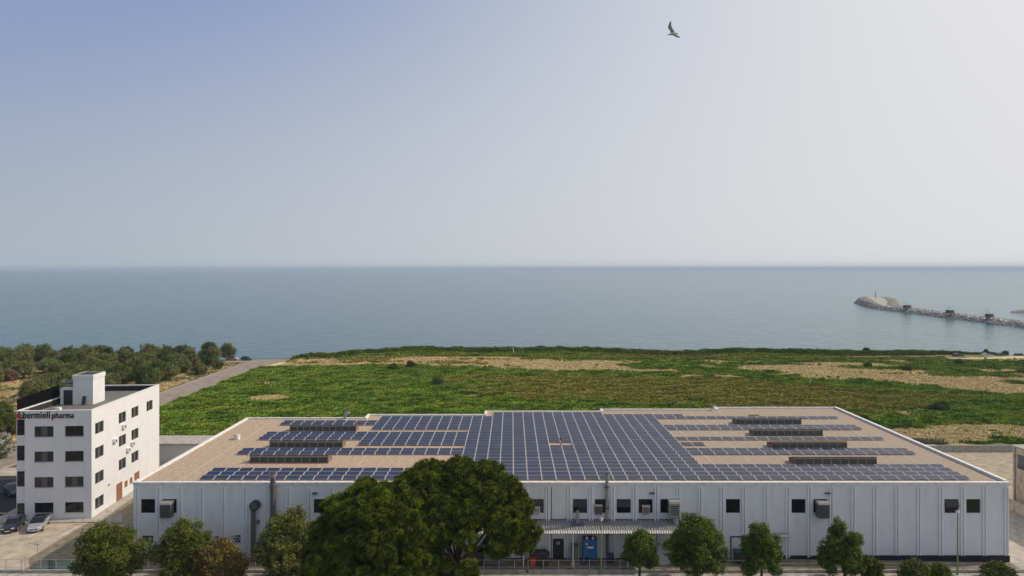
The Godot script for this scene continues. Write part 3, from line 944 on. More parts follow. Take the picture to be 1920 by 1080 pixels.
func cooler(x: float, y: float, w: float, h: float, dp: float, label: String, m: Material) -> void:
	var c := thing("window_cooler", label, "air cooler", V(x, y, FD - 0.0))
	part("casing", bx(-w / 2, w / 2, 0.0, h * 0.86, 0.02, dp, m), c)
	part("hood", MB.new().prism(PackedVector2Array([Vector2(0.02, h * 0.861), Vector2(dp + 0.06, h * 0.861), Vector2(dp - 0.05, h), Vector2(0.02, h)]), -w / 2 - 0.05, w / 2 + 0.05, Transform3D(Basis(Vector3(0, 0, 1), Vector3(0, 1, 0), Vector3(-1, 0, 0)), Vector3.ZERO)).mesh(M.beige), c)
	var g := part("grille", bx(-w * 0.38, w * 0.38, h * 0.12, h * 0.74, dp + 0.001, dp + 0.02, M.cooler_dark), c)
	for k in 5:
		part("slat", bx(-w * 0.36, w * 0.36, h * (0.17 + 0.11 * k), h * (0.20 + 0.11 * k), dp + 0.021, dp + 0.04, m), g)
	part("bracket", bx(-w * 0.4, w * 0.4, -0.08, -0.001, 0.001, dp * 0.9, M.galv_dark), c)

func yard_things() -> void:
	flue(-27.7, 0.45, 10.5, 0.30, "tall dark exhaust flue with a steel cowl rising above the roof edge")
	flue(11.0, 5.2, 10.4, 0.2, "slim steel exhaust flue rising from the canopy past the roof edge")
	# duct with a fan drum
	var dct := thing("fan_duct", "dark duct with a round fan drum standing against the factory wall", "duct", V(-29.75, 0.42, FD - 0.5))
	part("duct_pipe", MB.new().tube([Vector3(-0.2, 0, 0), Vector3(-0.2, 6.0, 0)], [0.27, 0.27], 12).mesh(M.galv_dark), dct)
	part("fan_drum", MB.new().tube([Vector3(0, 6.35, -0.35), Vector3(0, 6.35, 0.3)], [0.56, 0.56], 18).mesh(M.dark), dct)
	part("fan_face", MB.new().tube([Vector3(0, 6.35, 0.301), Vector3(0, 6.35, 0.36)], [0.42, 0.36], 18).mesh(M.galv_dark), dct)
	part("junction_box", bx(0.16, 0.45, 4.2, 4.6, -0.3, -0.05, M.galv_dark), dct)
	# short duct on the canopy
	var sd := thing("canopy_duct", "short steel duct standing on the canopy below a window", "duct", V(7.55, 4.75, FD - 0.7))
	part("duct_pipe", MB.new().tube([Vector3(0, 0.1, 0), Vector3(0, 1.5, 0)], [0.2, 0.2], 10).mesh(M.steel), sd)
	part("flange", bx(-0.75, 0.75, 0.0, 0.1, -0.3, 0.5, plain(0.07, 0.11, 0.19, 0.6)), sd)
	# coolers
	cooler(-39.95, 5.5, 1.25, 1.75, 0.9, "grey window cooler beside the first factory window", M.galv_dark)
	cooler(35.95, 5.45, 1.25, 1.8, 0.9, "grey window cooler at the second window right of the rainwater pipe", M.galv_dark)
	cooler(18.75, 5.55, 1.15, 1.85, 0.95, "tall beige window cooler above the right end of the canopy", M.beige)
	cooler(2.87, 5.80, 0.72, 0.75, 0.35, "small white cooler in the shuttered grey window", M.coping)
	cooler(15.56, 5.80, 0.85, 0.9, 0.4, "small beige cooler in the window left of the tall beige cooler", M.beige)
	cooler(10.05, 5.75, 0.8, 1.05, 0.4, "rusty beige cooler in the window beside the slim flue", M.rust)
	# dust collector and other gear under the canopy
	var dc := thing("dust_collector", "bright blue dust collector on legs under the canopy", "machine", V(8.9, 0.42, FD - 1.2))
	part("body", bx(-0.8, 0.8, 0.95, 2.9, -0.6, 0.6, M.blue), dc)
	part("hopper", MB.new().tube([Vector3(0, 0.95, 0), Vector3(0, 0.4, 0)], [0.75, 0.2], 4).mesh(M.blue), dc)
	for x in [-0.72, 0.72]:
		for z in [-0.5, 0.5]:
			part("leg", bx(x - 0.08, x + 0.08, 0, 0.949, z - 0.08, z + 0.08, M.blue), dc)
	part("label_plate", bx(-0.35, 0.35, 1.95, 2.12, 0.601, 0.61, M.coping), dc)
	part("badge", bx(-0.5, -0.3, 2.35, 2.5, 0.601, 0.61, M.coping), dc)
	for x in [-0.35, 0.35]:
		part("lamp", MB.new().tube([Vector3(x, 2.9, 0.3), Vector3(x, 3.15, 0.3)], [0.16, 0.12], 8).mesh(M.coping), dc)
	var pu := thing("pump_unit", "grey pump cabinet standing left of the blue dust collector", "machine", V(7.15, 0.42, FD - 1.1))
	part("body", bx(-0.35, 0.4, 0.15, 2.1, -0.4, 0.4, M.galv_dark), pu)
	part("base", bx(-0.5, 0.5, 0, 0.149, -0.5, 0.5, M.concrete), pu)
	part("side_plate", bx(0.401, 0.46, 0.15, 2.0, -0.3, 0.42, M.beige), pu)
	var rk := thing("fan_motor", "dark blue motor on a stand under the slim flue", "machine", V(11.3, 0.42, FD - 1.0))
	part("motor", MB.new().tube([Vector3(-0.4, 0.7, 0), Vector3(0.4, 0.7, 0)], [0.38, 0.38], 12).mesh(plain(0.02, 0.03, 0.09, 0.5)), rk)
	part("stand", bx(-0.4, 0.4, 0, 0.35, -0.3, 0.3, M.dark), rk)
	part("riser", MB.new().tube([Vector3(-0.3, 0.9, -0.3), Vector3(-0.3, 4.2, -0.3)], [0.16, 0.16], 8).mesh(M.galv_dark), rk)
	var cr := thing("skip", "dark red open skip with rubbish beside the factory door", "skip", V(3.0, 0.42, FD - 1.6))
	part("body", MB.new().prism(PackedVector2Array([Vector2(-0.8, 0.1), Vector2(1.1, 0.1), Vector2(1.3, 1.3), Vector2(-1.0, 1.3)]), -0.6, 0.6).mesh(plain(0.07, 0.018, 0.018, 0.6)), cr)
	part("load", MB.new().prism(PackedVector2Array([Vector2(-0.9, 1.301), Vector2(1.2, 1.301), Vector2(0.9, 1.6), Vector2(-0.6, 1.55)]), -0.5, 0.5).mesh(M.dark), cr)
	for q in [[2.35, "red wheeled bin in front of the dark red skip", M.red], [3.5, "dark green wheeled bin in front of the dark red skip", M.bin_green]]:
		bin(q[0], 0.42, 77.25, q[1], q[2])
	var gb := thing("grey_container", "long grey metal container under the edge of the big pine", "container", V(-1.9, 0.42, FD - 1.3))
	part("body", bx(-1.3, 1.3, 0.08, 1.5, -0.6, 0.6, M.bin_grey), gb)
	part("lid", bx(-1.36, 1.36, 1.501, 1.6, -0.66, 0.66, M.galv_dark), gb)
	part("notice", bx(0.7, 1.0, 1.15, 1.3, 0.601, 0.61, M.coping), gb)
	part("skid", bx(-1.1, 1.1, 0, 0.079, -0.4, 0.4, M.dark), gb)
	var bb := thing("black_container", "black metal container left of the grey one under the big pine", "container", V(-4.2, 0.42, FD - 1.3))
	part("body", bx(-0.7, 0.8, 0.08, 1.55, -0.6, 0.6, M.dark), bb)
	part("lid", bx(-0.75, 0.85, 1.551, 1.62, -0.65, 0.65, M.black), bb)
	part("skid", bx(-0.6, 0.7, 0, 0.079, -0.4, 0.4, M.dark), bb)
	var tk := thing("white_tank", "upright white tank behind the young trees right of the canopy", "tank", V(17.2, 0.42, FD - 1.1))
	part("shell", MB.new().tube([Vector3(0, 0.15, 0), Vector3(0, 1.7, 0), Vector3(0, 2.05, 0), Vector3(0, 2.2, 0)], [0.85, 0.85, 0.6, 0.15], 20).mesh(M.white), tk)
	part("base", MB.new().tube([Vector3(0, 0, 0), Vector3(0, 0.149, 0)], [0.95, 0.95], 20).mesh(M.concrete), tk)
	part("lid", MB.new().tube([Vector3(0, 2.2, 0), Vector3(0, 2.32, 0)], [0.25, 0.22], 12).mesh(M.coping), tk)
	for q in [[26.45, "dark dumpster with a blue lid before the white factory door"]]:
		var dm := thing("dumpster", q[1], "dumpster", V(q[0], 0.42, FD - 1.0))
		part("body", MB.new().prism(PackedVector2Array([Vector2(-0.75, 0.15), Vector2(0.75, 0.15), Vector2(0.9, 1.25), Vector2(-0.9, 1.25)]), -0.5, 0.5).mesh(plain(0.05, 0.025, 0.025, 0.7)), dm)
		part("lid", bx(-0.95, 0.95, 1.251, 1.36, -0.55, 0.55, plain(0.02, 0.045, 0.09, 0.6)), dm)
		for x in [-0.6, 0.6]:
			part("wheel", MB.new().tube([Vector3(x, 0.1, 0.42), Vector3(x + 0.06, 0.1, 0.42)], [0.1, 0.1], 10).mesh(M.tyre), dm)
	# the white canopy tent at the lower edge
	var tn := thing("white_canopy_tent", "small white peaked canopy tent beside the big pine trunk", "tent", V(-7.2, 0.13, 72.2))
	var tb := MB.new()
	var hw := 1.5
	for k in 4:
		var a := Vector3(hw * (1 if k in [0, 3] else -1), 2.15, hw * (1 if k < 2 else -1))
		var k2 := (k + 1) % 4
		var c := Vector3(hw * (1 if k2 in [0, 3] else -1), 2.15, hw * (1 if k2 < 2 else -1))
		tb.tri(Vector3(0.0, 3.05, 0), c, a)
		tb.quad(a, c, c - Vector3(0, 0.22, 0), a - Vector3(0, 0.22, 0))
		part("leg", bx(a.x - 0.03, a.x + 0.03, 0, 2.14, a.z * 0.97 - 0.03, a.z * 0.97 + 0.03, M.coping), tn)
	part("roof_cloth", tb.mesh(M.canvas), tn)
	# rooftop pieces
	var rv := thing("roof_vent", "white squat roof vent on the bare left part of the factory roof", "vent", V(-40.3, ROOF, 100.0))
	part("curb", bx(-0.35, 0.35, 0, 0.25, -0.35, 0.35, M.coping), rv)
	part("cowl", MB.new().tube([Vector3(0, 0.251, 0), Vector3(0, 0.45, 0), Vector3(0, 0.62, 0), Vector3(0, 0.7, 0)], [0.3, 0.5, 0.48, 0.2], 14).mesh(M.white), rv)
	var st := thing("vent_stub", "short rusty vent pipe in the gap among the solar panels", "vent", V(6.95, ROOF, 96.6))
	part("pipe", MB.new().tube([Vector3(0, 0, 0), Vector3(0, 0.8, 0)], [0.1, 0.1], 8).mesh(M.rust), st)
	part("cap", MB.new().tube([Vector3(0, 0.8, 0), Vector3(0, 0.95, 0), Vector3(0, 1.15, 0)], [0.2, 0.28, 0.05], 10).mesh(M.rust), st)
	for q in [[-27.6, 113.0, "steel gooseneck vent at the back edge of the roof behind the left panels", 0.28, 1.0], [35.2, 120.0, "thin pale gooseneck vent at the back edge of the roof near the highest step", 0.1, 0.9]]:
		var gn := thing("gooseneck_vent", q[2], "vent", V(q[0], ROOF, q[1]))
		var r: float = q[3]
		part("pipe", MB.new().tube([Vector3(0, 0, 0), Vector3(0, q[4] * 0.7, 0), Vector3(0.12, q[4] * 0.95, 0), Vector3(0.4, q[4] * 1.05, 0), Vector3(0.7, q[4] * 0.95, 0)], [r, r, r, r, r * 1.1], 10).mesh(M.steel), gn)
		part("collar", bx(-r - 0.1, r + 0.1, 0, 0.08, -r - 0.1, r + 0.1, M.coping), gn)
	var bits := thing("roof_debris", "small dark scraps lying on the bare roof behind the right skylights", "debris", V(41.2, ROOF, 116.0))
	for k in 4:
		part("scrap", bx(k * 0.45 - 0.9, k * 0.45 - 0.6, 0, 0.16, -0.15, 0.15, M.rust), bits)
	posters()

func bin(x: float, y: float, d: float, label: String, m: Material) -> void:
	var b := thing("wheeled_bin", label, "bin", V(x, y, d))
	part("body", MB.new().prism(PackedVector2Array([Vector2(-0.24, 0.1), Vector2(0.24, 0.1), Vector2(0.31, 0.95), Vector2(-0.31, 0.95)]), -0.28, 0.28).mesh(m), b)
	part("lid", bx(-0.34, 0.34, 0.951, 1.05, -0.33, 0.33, m), b)
	for s in [-0.2, 0.2]:
		part("wheel", MB.new().tube([Vector3(s, 0.1, -0.25), Vector3(s + 0.05, 0.1, -0.25)], [0.1, 0.1], 10).mesh(M.tyre), b)

func poster_mesh(w: float, h: float, draw: Callable, label: String, x: float, y: float) -> void:
	var im := Image.create(128, 96, false, Image.FORMAT_RGB8)
	for j in 96:
		for i in 128:
			im.set_pixel(i, j, draw.call(i / 128.0, j / 96.0))
	var m := StandardMaterial3D.new()
	m.albedo_texture = ImageTexture.create_from_image(im)
	m.roughness = 0.5
	var p := PlaneMesh.new()
	p.size = Vector2(w, h)
	p.orientation = PlaneMesh.FACE_Z
	p.material = m
	var t := thing("wall_poster", label, "poster", V(x, y, FD - 0.03))
	part("board", bx(-w / 2 - 0.02, w / 2 + 0.02, -h / 2 - 0.02, h / 2 + 0.02, -0.028, 0.0, M.coping), t)
	part("print", p, t, Vector3(0, 0, 0.006))

func posters() -> void:
	poster_mesh(1.25, 0.85, func(u: float, v: float) -> Color:
		var c := Color(0.10, 0.26, 0.42).lerp(Color(0.12, 0.36, 0.30), u)
		if Vector2((u - 0.7) * 1.4, v - 0.45).length() < 0.28:
			c = Color(0.62, 0.72, 0.22)
		if Vector2((u - 0.3) * 1.4, v - 0.55).length() < 0.22:
			c = Color(0.16, 0.17, 0.17)
		return c, "blue poster with a yellow-green disc on the factory wall", -42.4, 2.7)
	poster_mesh(0.7, 0.8, func(u: float, v: float) -> Color:
		var c := Color(0.72, 0.70, 0.72)
		if u > 0.45 and absf(v - 0.45) < 0.38 and not (u > 0.6 and u < 0.85 and absf(v - 0.45) < 0.2):
			c = Color(0.62, 0.28, 0.30)
		return c, "small red and white poster half hidden by a tree on the factory wall", -34.5, 2.7)
	poster_mesh(1.2, 0.85, func(u: float, v: float) -> Color:
		var c := Color(0.78, 0.79, 0.82)
		if u < 0.4 and fmod(v * 6.0, 1.0) < 0.3 and v > 0.15 and u > 0.06:
			c = Color(0.5, 0.53, 0.6)
		if u > 0.5:
			c = Color(0.13, 0.25, 0.36)
		var r := Vector2((u - 0.7) * 1.4, v - 0.5).length()
		if r < 0.42:
			c = Color(0.14, 0.22, 0.34)
		if r < 0.30 and r > 0.2:
			c = Color(0.75, 0.80, 0.85)
		return c, "white and blue poster with a ring on the factory wall", -32.2, 2.75)

# ------------------------------------------------------------------ breakwaters
func breakwaters() -> void:
	var path := [[330.0, 400.0, 5.0, -1.7], [336.0, 450.0, 5.0, -1.7], [342.0, 545.0, 5.0, -1.6], [349.0, 640.0, 6.0, -1.2], [368.0, 682.0, 13.0, 0.6], [390.0, 730.0, 17.0, 1.2], [410.0, 772.0, 13.0, 0.8]]
	rock_mole("breakwater", "long stone breakwater reaching out into the sea with a wider rounded head", path, true)
	rock_mole("breakwater", "short low rock breakwater off the right-hand shore", [[430.0, 587.0, 0.4, -3.9], [436.0, 584.0, 2.5, -2.6], [446.0, 580.0, 5.0, -1.6], [500.0, 560.0, 7.0, -1.2]], false)
	var post := thing("harbour_light", "thin harbour light mast at the head of the long breakwater", "mast", V(397, 1.0, 745))
	part("mast", MB.new().tube([Vector3.ZERO, Vector3(0, 6.5, 0)], [0.45, 0.3], 8).mesh(M.galv_dark), post)
	part("lantern", MB.new().tube([Vector3(0, 6.5, 0), Vector3(0, 7.6, 0), Vector3(0, 8.1, 0)], [0.7, 0.7, 0.1], 8).mesh(M.coping), post)
	# stilted fishing huts along the breakwater
	for q in [[340.0, 588.0, "stilted fishing hut with poles on the breakwater near its head", 3.6], [334.0, 521.0, "stilted fishing hut with a flat overhanging roof midway along the breakwater", 3.0], [334.0, 478.0, "low fishing hut on the landward part of the breakwater", 2.6]]:
		var h := thing("fishing_hut", q[2], "hut", V(q[0], -1.3, q[1]), 0.1)
		var w: float = q[3]
		part("platform", bx(-w - 1.2, w, 1.0, 1.3, -2.5, 2.5, M.wood), h)
		part("cabin", bx(-w * 0.6, w * 0.75, 1.301, 3.1, -1.8, 1.8, M.wood), h)
		part("roof", bx(-w * 0.6 - 1.6, w * 0.75 + 0.6, 3.101, 3.3, -2.3, 2.3, M.galv_dark), h)
		for x in [-w - 0.9, -w * 0.3, w * 0.4, w - 0.3]:
			for z in [-2.0, 2.0]:
				part("stilt", MB.new().tube([Vector3(x, -4.0, z), Vector3(x, 1.0, z)], [0.14, 0.14], 5).mesh(M.wood), h)
		for x in [-w * 0.6, 0.4]:
			part("pole", MB.new().tube([Vector3(x, 3.3, 0), Vector3(x - 2.0, 7.2, 1.0)], [0.12, 0.06], 5).mesh(M.wood), h)

func rock_mole(called: String, label: String, path: Array, road: bool) -> void:
	var o := thing(called, label, "breakwater")
	var b := MB.new()
	var top := MB.new()
	var rr := RandomNumberGenerator.new()
	rr.seed = 11
	var pts := []
	for k in path.size() - 1:
		for s in 6:
			var t := s / 6.0
			pts.append([lerpf(path[k][0], path[k + 1][0], t), lerpf(path[k][1], path[k + 1][1], t), lerpf(path[k][2], path[k + 1][2], t), lerpf(path[k][3], path[k + 1][3], t)])
	pts.append([path[-1][0], path[-1][1], path[-1][2], path[-1][3]])
	var sec := []
	for k in pts.size():
		var a: Array = pts[maxi(k - 1, 0)]
		var c: Array = pts[mini(k + 1, pts.size() - 1)]
		var t := Vector2(c[0] - a[0], c[1] - a[1]).normalized()
		var nn := Vector2(-t.y, t.x)
		var p := Vector2(pts[k][0], pts[k][1])
		var w: float = pts[k][2]
		var row := []
		for q in [[w + 5.0, -5.0], [w, pts[k][3]], [w * 0.45, pts[k][3] + 0.2], [-w * 0.45, pts[k][3] + 0.2], [-w, pts[k][3]], [-w - 5.0, -5.0]]:
			var pp: Vector2 = p + nn * q[0]
			row.append(V(pp.x, q[1], pp.y))
		sec.append(row)
	for k in sec.size() - 1:
		for s in 5:
			var mb := top if (s == 2 and road) else b
			mb.quad(sec[k][s], sec[k][s + 1], sec[k + 1][s + 1], sec[k + 1][s])
	for s in 4:
		b.tri(sec[-1][0], sec[-1][s + 1], sec[-1][s + 2] if s < 4 else sec[-1][5])
	part("core", b.mesh(M.stone), o)
	if road:
		part("roadway", top.mesh(M.pave), o)
	# boulders on both slopes
	var rock := SphereMesh.new()
	rock.radius = 1.0
	rock.height = 1.7
	rock.radial_segments = 6
	rock.rings = 3
	rock.material = M.stone
	var mm := MultiMesh.new()
	mm.transform_format = MultiMesh.TRANSFORM_3D
	mm.mesh = rock
	var tr := []
	for k in sec.size() - 1:
		for s in [0, 1, 3, 4]:
			for i in (26 if s in [0, 4] else 12):
				var u := rr.randf()
				var w := rr.randf()
				var p: Vector3 = (sec[k][s] as Vector3).lerp(sec[k][s + 1], w).lerp((sec[k + 1][s] as Vector3).lerp(sec[k + 1][s + 1], w), u)
				if p.y < -4.6:
					continue
				var sc := rr.randf_range(0.5, 1.25)
				tr.append(Transform3D(Basis.from_euler(Vector3(rr.randf() * 6, rr.randf() * 6, rr.randf() * 6)).scaled(Vector3(sc, sc * 0.8, sc)), p))
	mm.instance_count = tr.size()
	for i in tr.size():
		mm.set_instance_transform(i, tr[i])
	var mi := MultiMeshInstance3D.new()
	mi.name = "boulders"
	mi.multimesh = mm
	mi.set_meta("kind", "stuff")
	o.add_child(mi)

# ------------------------------------------------------------------ vegetation
func leaf_clump(count: int, leaf: float, seed_: int, kind: String) -> ArrayMesh:
	var r := RandomNumberGenerator.new()
	r.seed = seed_
	var b := MB.new()
	b.use_col = true
	b.col = Color(1, 1, 1)
	for k in count:
		var dir := Vector3(r.randfn(), r.randfn(), r.randfn()).normalized()
		if kind == "needle":
			dir = (dir + Vector3(0, 0.55, 0)).normalized()
			var side := dir.cross(Vector3(r.randfn(), r.randfn(), r.randfn())).normalized()
			var p := dir * r.randf_range(0.0, 0.25)
			var tip := dir * r.randf_range(0.75, 1.1)
			b.tri(p - side * leaf, p + side * leaf, tip)
		elif kind == "grass":
			var a := r.randf() * TAU
			var root := Vector3(cos(a), 0, sin(a)) * r.randf() * 0.55
			var lean := Vector3(cos(a), 0, sin(a)) * r.randf_range(0.15, 0.7)
			var side := Vector3(-sin(a + r.randfn() * 0.8), 0, cos(a)).normalized() * leaf
			var hgt := r.randf_range(0.55, 1.0)
			var m := root + lean * 0.4 + Vector3(0, hgt * 0.6, 0)
			b.quad(root - side * 0.6, root + side * 0.6, m + side, m - side)
			b.tri(m - side, m + side, root + lean + Vector3(0, hgt, 0))
		else:
			var p := dir * pow(r.randf(), 0.4)
			var u := Vector3(r.randfn(), r.randfn(), r.randfn()).normalized()
			var w := u.cross(Vector3(r.randfn(), r.randfn(), r.randfn())).normalized()
			var l := leaf * r.randf_range(0.7, 1.3)
			b.quad(p - u * l, p - w * l * 0.5, p + u * l, p + w * l * 0.5)
	return b.mesh(M.leaf if kind != "grass" else M.grass)

var clumps := {}

func crown(parent: Node3D, lobes: Array, count: int, kind: String, size: float, cols: Array, rr: RandomNumberGenerator, inner := 0.55) -> void:
	# lobes: [centre, radius, flatten]
	var mm := MultiMesh.new()
	mm.transform_format = MultiMesh.TRANSFORM_3D
	mm.use_colors = true
	mm.mesh = clumps[kind]
	mm.instance_count = count
	var tot := 0.0
	for l in lobes:
		tot += l[1] * l[1]
	var i := 0
	for li in lobes.size():
		var l: Array = lobes[li]
		var n := int(round(count * l[1] * l[1] / tot)) if li < lobes.size() - 1 else count - i
		var tint := rr.randf_range(0.85, 1.15)
		for k in n:
			if i >= count:
				break
			var dir := Vector3(rr.randfn(), rr.randfn(), rr.randfn()).normalized()
			var rad: float = l[1] * lerpf(inner, 1.04, pow(rr.randf(), 0.5))
			var p: Vector3 = l[0] + Vector3(dir.x, dir.y * l[2], dir.z) * rad
			var s := size * rr.randf_range(0.65, 1.3)
			var bs := Basis.from_euler(Vector3(rr.randfn() * 0.5, rr.randf() * TAU, rr.randfn() * 0.5))
			if kind == "needle":
				bs = Basis(Quaternion(Vector3.UP, (Vector3.UP * 0.7 + dir * 0.8).normalized())) * Basis(Vector3.UP, rr.randf() * TAU)
			mm.set_instance_transform(i, Transform3D(bs.scaled(Vector3(s, s, s)), p))
			var c: Color = cols[rr.randi() % cols.size()]
			var f := tint * rr.randf_range(0.75, 1.25)
			mm.set_instance_color(i, Color(c.r * f, c.g * f, c.b * f))
			i += 1
	while i < count:
		mm.set_instance_transform(i, mm.get_instance_transform(i % maxi(1, i)))
		mm.set_instance_color(i, cols[0])
		i += 1
	var o := MultiMeshInstance3D.new()
	o.name = "crown"
	o.multimesh = mm
	parent.add_child(o)

func broad_tree(called: String, label: String, category: String, group: String, x: float, d: float, h: float, w: float, low: float, count: int, size: float, cols: Array, seed_: int, y0 := 0.0, nl := 9) -> Node3D:
	var rr := RandomNumberGenerator.new()
	rr.seed = seed_
	var t := thing(called, label, category, V(x, y0, d), 0.0, group)
	var tk := MB.new()
	var ct := h * 0.55
	tk.tube([Vector3.ZERO, Vector3(0.05, low, 0.03), Vector3(0.0, ct, 0.05), Vector3(0.05, h * 0.8, 0)], [0.03 * h, 0.022 * h, 0.014 * h, 0.004 * h], 7)
	var lobes := []
	var n := int(nl * 2.2)
	for k in n:
		var a := k * 2.39996 + rr.randf_range(-0.5, 0.5)
		var u := (k + rr.randf()) / n
		var yy := lerpf(low + w * 0.12, h - w * 0.10, u)
		var taper := sqrt(maxf(0.10, 1.0 - pow(absf(u - 0.36) / 0.74, 2)))
		var rad := w * 0.5 * rr.randf_range(0.20, 0.42) * lerpf(1.0, taper, 0.5)
		var off := maxf(w * 0.5 * taper - rad, 0.0) * rr.randf_range(0.5, 1.22)
		var c := Vector3(cos(a) * off, minf(yy, h - rad * 0.8), sin(a) * off)
		lobes.append([c, rad, rr.randf_range(0.8, 1.3)])
		if k % 2 == 0:
			tk.tube([Vector3(0.02, lerpf(low, ct, rr.randf()), 0.03), c * Vector3(0.6, 0.9, 0.6) + Vector3(0, 0.1, 0), c], [0.012 * h, 0.007 * h, 0.002 * h], 5, false)
	lobes.append([Vector3(0, (low + h) * 0.48, 0), w * 0.30, 1.1])
	for k in 3:
		lobes.append([Vector3(rr.randf_range(-0.2, 0.2) * w, h - w * rr.randf_range(0.04, 0.12), rr.randf_range(-0.2, 0.2) * w), w * 0.085, 1.5])
	part("trunk", tk.mesh(M.bark), t)
	crown(t, lobes, int(count * 1.7), "leaf", size * 0.92, cols, rr, 0.4)
	return t

func stone_pine(label: String, x: float, d: float, h: float, w: float, low: float, count: int, seed_: int, off: Vector3) -> void:
	# off moves the crown's middle away from the foot of the trunk
	var rr := RandomNumberGenerator.new()
	rr.seed = seed_
	var t := thing("stone_pine", label, "pine tree", V(x, 0.1, d))
	var tk := MB.new()
	var fork := Vector3(off.x * 0.25, low * 0.85, off.z * 0.25)
	tk.tube([Vector3.ZERO, fork * 0.5 + Vector3(0.12, 0, 0), fork], [0.42, 0.36, 0.32], 9)
	var lobes := []
	var R := w / 2
	var H := h - low
	var n := 90
	for k in n:
		var u := (k + 0.5) / n
		var a := k * 2.39996 + rr.randf_range(-0.25, 0.25)
		var rad := R * 0.16 * rr.randf_range(0.7, 1.35)
		var ph := acos(1.0 - u * 1.32)      # 0 at the top, past the equator
		var cy := cos(ph)
		var p := Vector3(sin(ph) * cos(a) * (R - rad * 0.8), low + H * 0.42 + cy * (H * 0.58 - rad * 0.7) * (1.0 if cy > 0 else 1.7), sin(ph) * sin(a) * (R - rad * 0.8))
		p += Vector3(rr.randfn(), rr.randfn() * 0.8, rr.randfn()) * 0.35 + off
		lobes.append([p, rad, 0.8])
		if k % 5 == 0:
			var q := fork.lerp(p, 0.5) + Vector3(0, -0.3, 0)
			tk.tube([fork, q, p], [0.15, 0.09, 0.02], 5, false)
	for k in 22:
		var a := rr.randf() * TAU
		var rr2 := R * 0.62 * sqrt(rr.randf())
		lobes.append([Vector3(cos(a) * rr2, low + H * rr.randf_range(0.3, 0.62), sin(a) * rr2) + off, R * 0.2, 0.8])
	part("trunk", tk.mesh(M.bark), t)
	crown(t, lobes, count, "needle", 0.42, [Color(0.07, 0.095, 0.007), Color(0.10, 0.13, 0.009), Color(0.045, 0.065, 0.006), Color(0.16, 0.19, 0.016)], rr, 0.5)

func dryness(x: float, d: float, ns: FastNoiseLite) -> float:
	var e := [[15.0, 238.0, 30.0, 13.0, 1.0], [-22.0, 258.0, 30.0, 5.0, 0.8], [8.0, 252.0, 26.0, 5.0, 0.7], [56.0, 215.0, 22.0, 3.5, 0.75], [80.0, 218.0, 12.0, 3.0, 0.6],
		[97.0, 232.0, 22.0, 9.0, 0.95], [114.0, 222.0, 26.0, 11.0, 1.0], [128.0, 207.0, 22.0, 11.0, 1.0], [140.0, 194.0, 18.0, 10.0, 1.0], [118.0, 240.0, 18.0, 8.0, 0.8], [186.0, 254.0, 22.0, 6.0, 0.9], [160.0, 228.0, 10.0, 5.0, 0.6],
		[-64.0, 243.0, 28.0, 7.0, 0.75], [-80.0, 240.0, 9.0, 6.0, 0.9], [-45.0, 258.0, 20.0, 6.0, 0.5], [-63.0, 180.0, 6.5, 5.0, 0.7], [-74.0, 196.0, 6.0, 10.0, 0.45],
		[86.0, 140.0, 14.0, 6.0, 1.0], [100.0, 143.0, 14.0, 7.0, 0.9], [112.0, 136.0, 12.0, 6.0, 0.9], [72.0, 150.0, 5.0, 6.0, 0.6], [-14.0, 183.0, 7.0, 3.0, 0.6],
		[86.0, 246.0, 25.0, 4.0, 0.6], [70.0, 237.0, 16.0, 4.0, 0.6], [62.0, 250.0, 25.0, 3.0, 0.5], [150.0, 250.0, 16.0, 5.0, 0.6], [-18.0, 246.0, 34.0, 9.0, 0.72], [-52.0, 250.0, 34.0, 9.0, 0.66], [40.0, 228.0, 20.0, 5.0, 0.7], [30.0, 246.0, 24.0, 6.0, 0.75], [160.0, 212.0, 18.0, 9.0, 0.8], [105.0, 214.0, 18.0, 7.0, 0.7], [62.0, 198.0, 16.0, 3.0, 0.5], [98.0, 160.0, 9.0, 5.0, 0.55]]
	var v := 0.0
	for q in e:
		var r := pow((x - q[0]) / q[2], 2) + pow((d - q[1]) / q[3], 2)
		if r < 2.5:
			v = maxf(v, q[4] * clampf(1.55 - r, 0, 1))
	return v * 0.9 + 0.55 * ns.get_noise_2d(x * 0.8, d * 2.6) + 0.3 * ns.get_noise_2d(x * 3.0 + 500.0, d * 8.0) - 0.04

func brownness(x: float, d: float, ns: FastNoiseLite) -> float:
	var v := 0.0
	for q in [[40.0, 192.0, 55.0, 22.0, 0.75], [76.0, 178.0, 42.0, 18.0, 0.65], [-30.0, 250.0, 60.0, 16.0, 0.6], [10.0, 208.0, 40.0, 10.0, 0.5], [60.0, 262.0, 60.0, 6.0, 0.6], [140.0, 260.0, 60.0, 6.0, 0.5]]:
		var r := pow((x - q[0]) / q[2], 2) + pow((d - q[1]) / q[3], 2)
		v = maxf(v, q[4] * clampf(1.3 - r, 0, 1))
	return v + 0.5 * ns.get_noise_2d(x * 1.7 + 300, d * 3.0)

